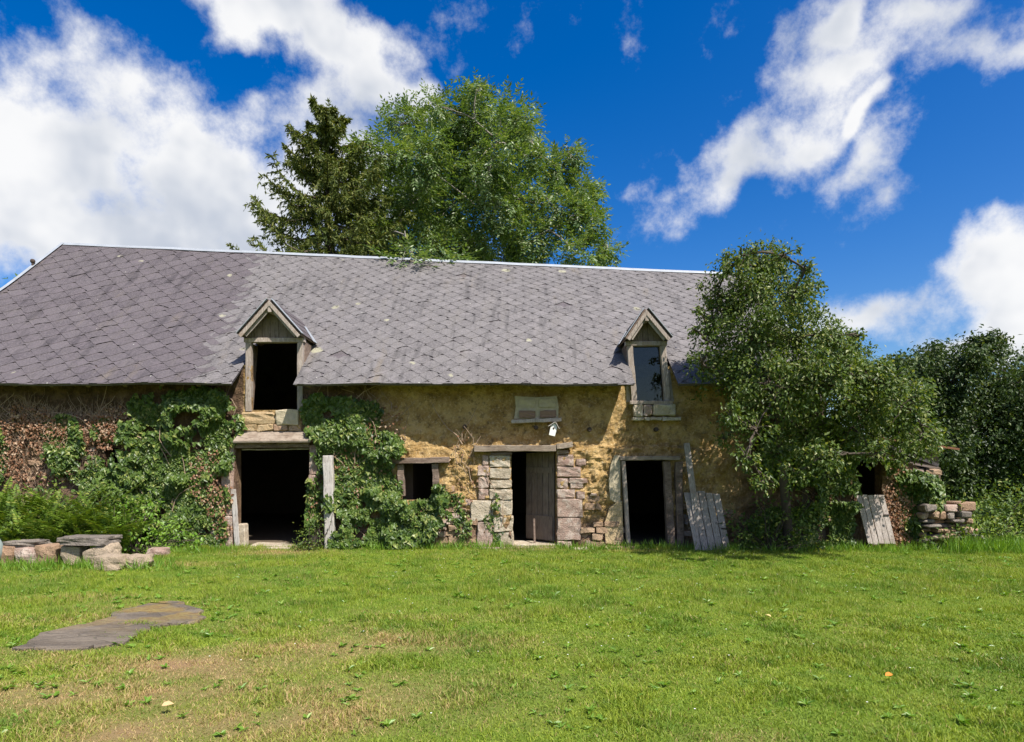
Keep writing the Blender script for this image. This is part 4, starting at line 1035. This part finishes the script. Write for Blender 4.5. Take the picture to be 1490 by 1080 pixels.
# ------------------------------------------------------------------ trees
def limb(b, p0, p1, r0, r1, rg, wob=.12, m=7, sag=0.0, tone=.5):
    p0, p1 = np.array(p0, float), np.array(p1, float); t = np.linspace(0, 1, m)[:, None]; l = np.linalg.norm(p1 - p0)
    off_ = np.cumsum(rg.normal(0, wob * l / m, (m, 3)), 0); off_ -= off_ * 0 + t * off_[-1]
    P = p0 * (1 - t) + p1 * t + off_ + np.array([0, 0, 1.0]) * (np.sin(t * np.pi) * sag * l)
    b.tube(P, np.linspace(r0, r1, m), 7 if r0 > .06 else 5, tone); return P
def leafy_tree(name, label, base, trunk_top, clumps, mat, leaf, barkm, nleaf, r_trunk, seed, spray=None, group=None, limbs=True, sprigs=0, gap=.43):
    rg = np.random.default_rng(seed); o = empty(name, label, 'tree', (base[0], base[1], 0), group); tr = Buf(); b = Buf()
    main = limb(tr, base, trunk_top, r_trunk, r_trunk * .6, rg, .05, 9)
    n_main = len(clumps); own = {}
    for c in list(clumps)[:n_main] if sprigs else []:
        for _ in range(sprigs):
            q = rdir(1)[0]; q[2] = abs(q[2]) * .8 + .1 if rg.random() < .5 else q[2]
            own[len(clumps)] = c; clumps.append((*(np.array(c[:3]) + q * c[3] * rg.uniform(.85, 1.15)), c[3] * rg.uniform(.22, .42)))
    C = np.array(clumps, float); wts = C[:, 3] ** 2; wts /= wts.sum()
    hubs = []
    for ci, c in enumerate(C):
        if ci >= n_main:
            limb(tr, own[ci][:3], c[:3], .012, .004, rg, .15, 5, .05)
        else:
            # fork from the nearest limb already grown, so that the branches ramify
            st = main[rg.integers(5, 9)]
            if hubs:
                H = np.array(hubs); dd = np.linalg.norm(H - c[:3], axis=1) + .4 * np.maximum(0, H[:, 2] - c[2]); j = int(dd.argmin())
                if dd[j] < np.linalg.norm(st - c[:3]): st = H[j]
            P = limb(tr, st, c[:3], min(.04, r_trunk * .3), .009, rg, .14, 8, .06); hubs += [P[3], P[5], P[7]]
            for _ in range(4):
                q = P[rg.integers(4, 8)]; limb(tr, q, c[:3] + rdir(1)[0] * c[3] * .8, .016, .004, rg, .15, 5, .05)
        n = int(nleaf * c[3] ** 2 / (C[:, 3] ** 2).sum())
        # sprays of leaves on a rough shell, thinned by noise so that the sky shows through
        v = rdir(n); rr = rg.random(n) ** .38; P = c[:3] + v * (c[3] * rr * (1 + .28 * rg.normal(size=n)))[:, None] * np.array([1, 1, .88])
        g = fbm(P[:, 0] * 1.4 / c[3], P[:, 1] * 1.4 / c[3], P[:, 2] * 1.4 / c[3], 3, seed); keep = (g + rg.normal(0, .05, n) > gap) & (P[:, 2] > .1)
        P, v = P[keep], v[keep]; n = len(P)
        if spray:
            Dn = v * .7 + rg.normal(0, .5, (n, 3)) + np.array([0, 0, -.35]); Dn /= np.linalg.norm(Dn, axis=1)[:, None]
            S = np.cross(Dn, np.array([0, 0, 1.0]) + v * .3); S /= np.linalg.norm(S, axis=1)[:, None]; U = np.cross(S, Dn); tn = rg.random(n)
            for j in range(spray):
                s = -1 if j % 2 else 1; t = (j // 2 + 1) / (spray // 2 + 1)
                last = j == spray - 1
                D2 = Dn if last else S * s * .9 + Dn * .75
                D2 = D2 + rg.normal(0, .18, (n, 3)); L = rg.uniform(*leaf, n)
                b.leaves(P + Dn * (leaf[1] * 2.2 * t)[..., None] if False else P + Dn * (leaf[1] * 2.2 * t), D2, U + rg.normal(0, .25, (n, 3)), L, L * .42, 'diamond', .12, np.clip(tn + rg.normal(0, .12, n), 0, 1), .12)
        else:
            D = v * .55 + rg.normal(0, .55, (n, 3)) + np.array([0, 0, -.45]); Nn = v * .7 + np.array([0, -.1, .6]) + rg.normal(0, .45, (n, 3)); L = rg.uniform(*leaf, n)
            b.leaves(P, D, Nn, L, L * .55, 'diamond', .14, rg.random(n), .18)
    tr.build('trunk', barkm, o, True); b.build('crown', mat, o); return o

# ash behind the ridge
def ash():
    rg = np.random.default_rng(77); cs = []
    for px, py, r in [(690, 165, 1.25), (650, 185, 1.0), (735, 190, 1.1), (585, 190, 1.0), (555, 230, 1.1), (610, 235, 1.3), (665, 240, 1.5), (720, 245, 1.4), (760, 170, .55), (770, 230, .7),
                      (530, 290, 1.1), (590, 295, 1.3), (650, 305, 1.5), (710, 310, 1.5), (760, 290, 1.1), (820, 245, .9), (845, 285, .8), (815, 310, 1.1), (850, 330, .7), (780, 345, 1.2),
                      (840, 370, .9), (885, 372, .65), (560, 350, 1.2), (620, 365, 1.3), (690, 370, 1.4), (750, 385, 1.3), (520, 375, .9), (540, 330, .8), (640, 155, .5), (700, 140, .5), (830, 222, .5), (865, 305, .45), (775, 200, .4)]:
        for q in range(2):
            y = rg.uniform(7.5, 13) if q == 0 else rg.uniform(9.5, 15); w = W(px + rg.normal(0, 6), py + rg.normal(0, 5), y); cs.append((*w, r * .74 * (CAM_D + y) / 24))
    for px, py, y, r in ((597, 380, 4.4, .42), (630, 392, 4.6, .25), (570, 385, 5.0, .4), (660, 385, 5.2, .5)): cs.append((*W(px, py, y), r))
    leafy_tree('ash_tree', 'tall broad green ash tree rising behind the roof ridge', (-1.2, 10.5, -.1), (-1.0, 10.8, 8.5), cs, M_ASH, (.11, .20), M_BARK_G, 25000, .34, 5, spray=7, sprigs=1, gap=.47)
ash()
# spruce left of the ash
def spruce():
    rg = np.random.default_rng(15); bx, by = W(478, 0, 8.5)[0], 8.5; top = W(478, 152, 8.5)[2]
    o = empty('spruce_tree', 'dark spruce with ragged spreading boughs behind the left half of the ridge', 'tree', (bx, by, 0)); tr = Buf(); b = Buf()
    tr.tube(np.array([(bx, by, -.1), (bx + .05, by, 5), (bx, by, 10), (bx - .03, by, top - .2)]), np.array([.3, .24, .12, .02]), 8)
    z = top - .3
    def needles(P0, P1, m, L, wd):
        t = rg.random(m)[:, None]; p = P0 * (1 - t) + P1 * t; ax = (P1 - P0) / (np.linalg.norm(P1 - P0) + 1e-6)
        D = ax * .75 + rg.normal(0, .55, (m, 3)) + np.array([0, 0, -.35]); b.leaves(p, D, rg.normal(0, 1, (m, 3)) + np.array([0, 0, .6]), rg.uniform(.6, 1.2, m) * L, wd, 'diamond', .25, rg.random(m) * .9, 0)
    lv = 0
    while z > 7.0:
        h = top - z; R = min(2.95, .40 + .66 * h) ; nb = 5 if h < 2 else 6
        for k in range(nb):
            az = rg.random() * .5 + (k + .5 * (lv % 2)) * 2 * np.pi / nb; ln = R * rg.uniform(.55, 1.12)
            if rg.random() < .10: continue
            zz = z + rg.normal(0, .12); m = 9; t = np.linspace(0, 1, m)
            drop = (.10 + .06 * h / 5) * ln
            pts = np.stack([bx + np.cos(az) * ln * t, by + np.sin(az) * ln * t, zz + .05 * ln * t - drop * np.sin(t * np.pi * .72) * 1.6 + .42 * ln * .5 * t ** 3], 1)
            pts[1:] += rg.normal(0, .03, (m - 1, 3)); tr.tube(pts, np.linspace(.05, .008, m), 4)
            side = np.array([-np.sin(az), np.cos(az), 0])
            for i in range(1, m):
                f = t[i]
                needles(pts[i - 1], pts[i], 16, .17, .05)
                for s in (-1, 1):
                    for sub in range(2):
                        tl = (.24 + .62 * (1 - f) * min(1, f * 3)) * min(1.0, ln / 2.2) * rg.uniform(.6, 1.2)
                        q0 = pts[i] * (1 - sub * .5) + pts[i - 1] * sub * .5; d = side * s * .8 + (pts[i] - pts[i - 1]) / np.linalg.norm(pts[i] - pts[i - 1]) * .7 + np.array([0, 0, -.45 - .3 * rg.random()])
                        q1 = q0 + d * tl; needles(q0, q1, int(9 + 22 * tl), .17, .05)
                        # hanging twigs
                        if rg.random() < .6: needles(q1, q1 + np.array([0, 0, -.32 * rg.random()]) + rg.normal(0, .05, 3), 7, .15, .045)
        z -= rg.uniform(.36, .52); lv += 1
    needles(np.array([bx, by, top - .7]), np.array([bx, by, top + .15]), 60, .16, .05)
    tr.build('trunk', M_BARK, o, True); b.build('crown', M_SPRUCE, o)
spruce()

# fruit tree in front of the right end
def fruit_tree():
    rg = np.random.default_rng(31); cs = []
    L = [(1110, 388, 38), (1062, 388, 28), (1088, 370, 22), (1140, 372, 22), (1170, 392, 16), (1045, 430, 30), (1100, 430, 50), (1155, 435, 38), (1035, 480, 32), (1090, 495, 58), (1155, 495, 52), (1205, 492, 34),
         (1022, 530, 26), (1075, 560, 52), (1140, 565, 62), (1208, 560, 52), (1262, 545, 34), (1248, 490, 11), (1290, 590, 42), (1235, 625, 44), (1172, 632, 44), (1312, 640, 36), (1343, 655, 22), (1100, 625, 30), (1332, 605, 24), (1062, 605, 22),
         (1018, 452, 9), (1010, 480, 8), (1225, 520, 30), (1180, 412, 14), (1275, 660, 24), (1305, 610, 30), (1055, 640, 15), (1190, 540, 40), (1130, 660, 34), (1200, 665, 34), (1085, 665, 22), (1160, 690, 26), (1110, 700, 20), (1215, 700, 20), (1235, 585, 44), (1268, 600, 40), (1285, 560, 34), (1312, 590, 34), (1345, 635, 28), (1250, 545, 36), (1335, 575, 22)]
    for px, py, r in L:
        y = rg.uniform(-2.6, -1.0); cs.append((*W(px, py, y), r * .9 * (CAM_D + y) / F))
        if r > 28:
            y = rg.uniform(-1.2, -.2); cs.append((*W(px + rg.normal(0, 10), py + rg.normal(0, 8), y), r * .9 * (CAM_D + y) / F))
    leafy_tree('fruit_tree', 'leafy old fruit tree leaning over the right end of the barn', (W(1150, 0, -.35)[0], -.35, -.1), (W(1130, 0, -1.0)[0], -1.0, 3.0), cs, M_PEAR, (.055, .09), M_BARK, 112000, .10, 9, sprigs=4, gap=.50)
fruit_tree()
# wood behind on the right
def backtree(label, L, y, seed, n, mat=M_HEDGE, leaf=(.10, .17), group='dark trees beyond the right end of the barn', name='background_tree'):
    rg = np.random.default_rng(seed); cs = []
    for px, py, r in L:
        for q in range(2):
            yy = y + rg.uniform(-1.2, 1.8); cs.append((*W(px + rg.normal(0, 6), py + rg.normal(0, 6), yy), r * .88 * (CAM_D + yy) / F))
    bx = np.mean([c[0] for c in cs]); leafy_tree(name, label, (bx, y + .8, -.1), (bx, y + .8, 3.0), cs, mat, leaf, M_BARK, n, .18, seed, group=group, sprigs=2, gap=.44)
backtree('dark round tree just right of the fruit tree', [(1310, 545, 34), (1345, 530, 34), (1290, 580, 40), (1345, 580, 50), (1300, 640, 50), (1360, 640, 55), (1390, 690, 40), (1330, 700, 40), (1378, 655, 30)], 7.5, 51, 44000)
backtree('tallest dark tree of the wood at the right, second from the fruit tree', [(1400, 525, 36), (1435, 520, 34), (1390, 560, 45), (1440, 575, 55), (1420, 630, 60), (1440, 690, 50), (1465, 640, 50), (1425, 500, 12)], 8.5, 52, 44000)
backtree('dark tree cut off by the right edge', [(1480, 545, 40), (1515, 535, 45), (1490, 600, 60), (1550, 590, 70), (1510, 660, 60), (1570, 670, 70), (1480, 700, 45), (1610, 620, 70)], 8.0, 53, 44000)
backtree('treetop peeping over the left end of the roof', [(-10, 425, 30), (12, 430, 20), (-40, 440, 45), (-30, 500, 60), (-80, 500, 60), (-10, 480, 40)], 14, 54, 3500, M_ASH, (.12, .2), None, 'background_tree')

# ------------------------------------------------------------------ lawn
def lawn():
    rg = np.random.default_rng(8); N = 760000
    d = 3.1 + (13.4 - 3.1) * rg.random(N) ** .92; x = (rg.random(N) * 2 - 1) * (.86 * d + .5); y = d - CAM_D
    dr = dryness(x, y); patch_ = fbm(x * 2.6, y * 2.6, 0, 3, 61)
    wob = (fbm(x * 5, y * 5, 0, 2, 90) - .5) * .45; ok = (y < -.10 + 0 * x) & ~(in_poly(x + wob, y + wob * .6, OUTCROP) & in_poly(x, y, OUTCROP) & (fbm(x * 3.1, y * 4.5, 0, 3, 91) < .60)) & (rg.random(N) > .40 * dr) & (rg.random(N) < .45 + .9 * patch_)
    x, y, d, dr, pt = x[ok], y[ok], d[ok], dr[ok], patch_[ok]; n = len(x)
    near = sstep(-y, -.05, .7)
    h = rg.uniform(.028, .068, n) * (.62 + .8 * sstep(pt, .42, .70)) * (1 - .35 * dr) * (1 + 1.0 * (1 - near))
    w = .0032 + .00062 * d * rg.uniform(.7, 1.3, n)
    lean = rg.normal(0, .5, (n, 2)); P = np.stack([x, y, ground_z(x, y) - .004], 1)
    D = np.concatenate([lean, np.ones((n, 1))], 1); D /= np.linalg.norm(D, axis=1)[:, None]
    a = rg.random(n) * np.pi; S = np.stack([np.cos(a), np.sin(a), 0 * a], 1)
    tone = np.clip(rg.normal(.5, .25, n), 0, 1); dd = np.clip(dr * .45 + (rg.random(n) < .05 + .75 * dr) * .75, 0, 1)
    nearm = d < 7.0
    V = []; Fq = []; Ft = []; tn = []; dv = []; base = 0
    i = np.where(nearm)[0]; k = len(i); M = P[i] + D[i] * (h[i] * .55)[:, None]; Tp = P[i] + D[i] * h[i][:, None] + np.concatenate([lean[i] * .6, -.25 * np.ones((k, 1))], 1) * (h[i] * .5)[:, None]
    sw = S[i] * (w[i] / 2)[:, None]
    V.append(np.stack([P[i] - sw, P[i] + sw, M + sw * .8, M - sw * .8, Tp], 1).reshape(-1, 3)); b0 = np.arange(k)[:, None] * 5
    Fq.append(b0 + np.array([[0, 1, 2, 3]])); Ft.append(b0 + np.array([[3, 2, 4]])); tn.append(np.repeat(tone[i], 5)); dv.append(np.repeat(dd[i], 5)); base = 5 * k
    i = np.where(~nearm)[0]; k = len(i); sw = S[i] * (w[i] / 2)[:, None]
    V.append(np.stack([P[i] - sw, P[i] + sw, P[i] + D[i] * h[i][:, None]], 1).reshape(-1, 3)); Ft.append(base + np.arange(k)[:, None] * 3 + np.array([[0, 1, 2]])); tn.append(np.repeat(tone[i], 3)); dv.append(np.repeat(dd[i], 3))
    o = mesh_np('grass', np.concatenate(V), [np.concatenate(Fq), np.concatenate(Ft)], M_GRASS, None, {'tone': np.concatenate(tn), 'dry': np.concatenate(dv)})
    o['kind'] = 'stuff'; o['label'] = 'mown green lawn grass with dry straw patches'; o['category'] = 'grass'
lawn()
def tall_grass():
    """longer unmown grass along the foot of the wall and round the stones"""
    rg = np.random.default_rng(18); b = Buf()
    spots = [(px, -.12 - rg.random() * .35) for px in range(480, 745, 5)] + [(px, -.15 - rg.random() * .4) for px in range(812, 1060, 5)] + [(px, -.25 - rg.random() * .6) for px in range(1050, 1500, 4)] \
        + [(px, -2.4 - rg.random() * .6) for px in range(0, 260, 4)] + [(px, -.5 - rg.random() * .6) for px in range(215, 345, 6)] + [(px, -.3 - rg.random() * .8) for px in range(1380, 1520, 2)]
    for px, y in spots:
        x = (px - CX) * (CAM_D + y) / F; m = rg.integers(10, 26); tl = 1.0 if px < 1380 else 1.7
        if 343 < px < 425 or (746 < px < 808): continue
        P = np.stack([x + rg.normal(0, .07, m), y + rg.normal(0, .07, m), np.zeros(m) - .03], 1); D = np.stack([rg.normal(0, .4, m), rg.normal(-.1, .4, m), np.ones(m)], 1)
        b.leaves(P, D, rg.normal(0, 1, (m, 3)), rg.uniform(.08, .26, m) * tl, .012, 'diamond', .1, rg.random(m))
    o = b.build('tall_grass', M_WEED); o['kind'] = 'stuff'; o['label'] = 'longer unmown grass along the foot of the wall'; o['category'] = 'grass'
tall_grass()
def weeds():
    """flat rosettes of broad leaves in the turf"""
    rg = np.random.default_rng(28); b = Buf(); pts = []
    for px, py, sx, sy, n in ((130, 865, 110, 10, 26), (310, 890, 45, 10, 20), (60, 935, 60, 6, 10), (230, 925, 60, 8, 10), (60, 985, 70, 14, 16), (740, 868, 60, 8, 16), (650, 815, 100, 6, 18), (900, 820, 160, 10, 26), (440, 850, 60, 14, 10),
                              (330, 1020, 120, 30, 12), (700, 1010, 180, 40, 16), (1180, 980, 160, 40, 22), (1250, 850, 160, 20, 26), (1440, 1020, 40, 20, 16), (860, 1045, 60, 20, 8), (20, 1060, 40, 14, 8), (480, 990, 60, 20, 6), (1380, 920, 90, 30, 14), (1020, 850, 80, 14, 12), (560, 830, 80, 10, 10)):
        for _ in range(int(n * 1.7)):
            q = py + rg.normal(0, sy)
            if q > 805: pts.append(G(px + rg.normal(0, sx), q))
    for _ in range(260): d = rg.uniform(5, 12.3); pts.append((rg.uniform(-.85, .85) * d, d - CAM_D))
    for x, y in pts:
        if in_poly(np.array([x]), np.array([y]), OUTCROP * .97 + OUTCROP.mean(0) * .03)[0]: continue
        m = rg.integers(6, 12); az = rg.random(m) * 2 * np.pi; el = rg.uniform(.1, .7, m); s = rg.uniform(.6, 1.15)
        D = np.stack([np.cos(az) * np.cos(el), np.sin(az) * np.cos(el), np.sin(el)], 1); N_ = np.stack([-np.cos(az) * np.sin(el), -np.sin(az) * np.sin(el), np.cos(el)], 1) + rg.normal(0, .2, (m, 3))
        P = np.zeros((m, 3)) + np.array([x, y, float(ground_z(np.array(x), np.array(y))) + .01]); L = rg.uniform(.035, .085, m) * s * min(1.15, .5 + (y + CAM_D) * .07)
        b.leaves(P, D, N_, L, L * rg.uniform(.28, .42), 'oval', .15, rg.random(m), .3)
    o = b.build('lawn_weeds', M_WEED); o['kind'] = 'stuff'; o['label'] = 'broad leaved weed rosettes scattered through the lawn'; o['category'] = 'weeds'
    b = Buf()
    for _ in range(110):
        d = rg.uniform(4, 12.5); x = rg.uniform(-.5, .85) * d; y = d - CAM_D; m = 5; az = np.arange(m) * 2 * np.pi / m
        D = np.stack([np.cos(az), np.sin(az), .5 + 0 * az], 1); P = np.zeros((m, 3)) + np.array([x, y, .035]); b.leaves(P, D, np.array([[0, 0, 1.0]]) + 0 * D, .007 + .0004 * d, .008, 'diamond', .1)
    o = b.build('clover_flowers', M_PETAL); o['kind'] = 'stuff'; o['label'] = 'tiny white clover flowers dotted over the lawn'; o['category'] = 'flowers'
weeds()
def fallen(label, px, py, s, mat, az):
    x, y = G(px, py); b = Buf(); D = np.array([[math.cos(az), math.sin(az), .15]]); b.leaves(np.array([[0, 0, 0.0]]), D, np.array([[.3, -.5, 1.0]]), s, s * .55, 'oval', .25, .5, .2)
    o = b.build('fallen_leaf', mat); o.location = (x, y, .045); tag(o, label, 'leaf')
fallen('curled tan leaf on the dry grass at the lower left', 235, 1037, .075, M_LEAF_B, .3)
fallen('pale yellow leaf on the lawn right of centre', 1122, 904, .08, M_LEAF_Y, 2.2)
fallen('bright orange leaf on the lawn at the lower right', 1288, 992, .07, M_LEAF_O, .2)
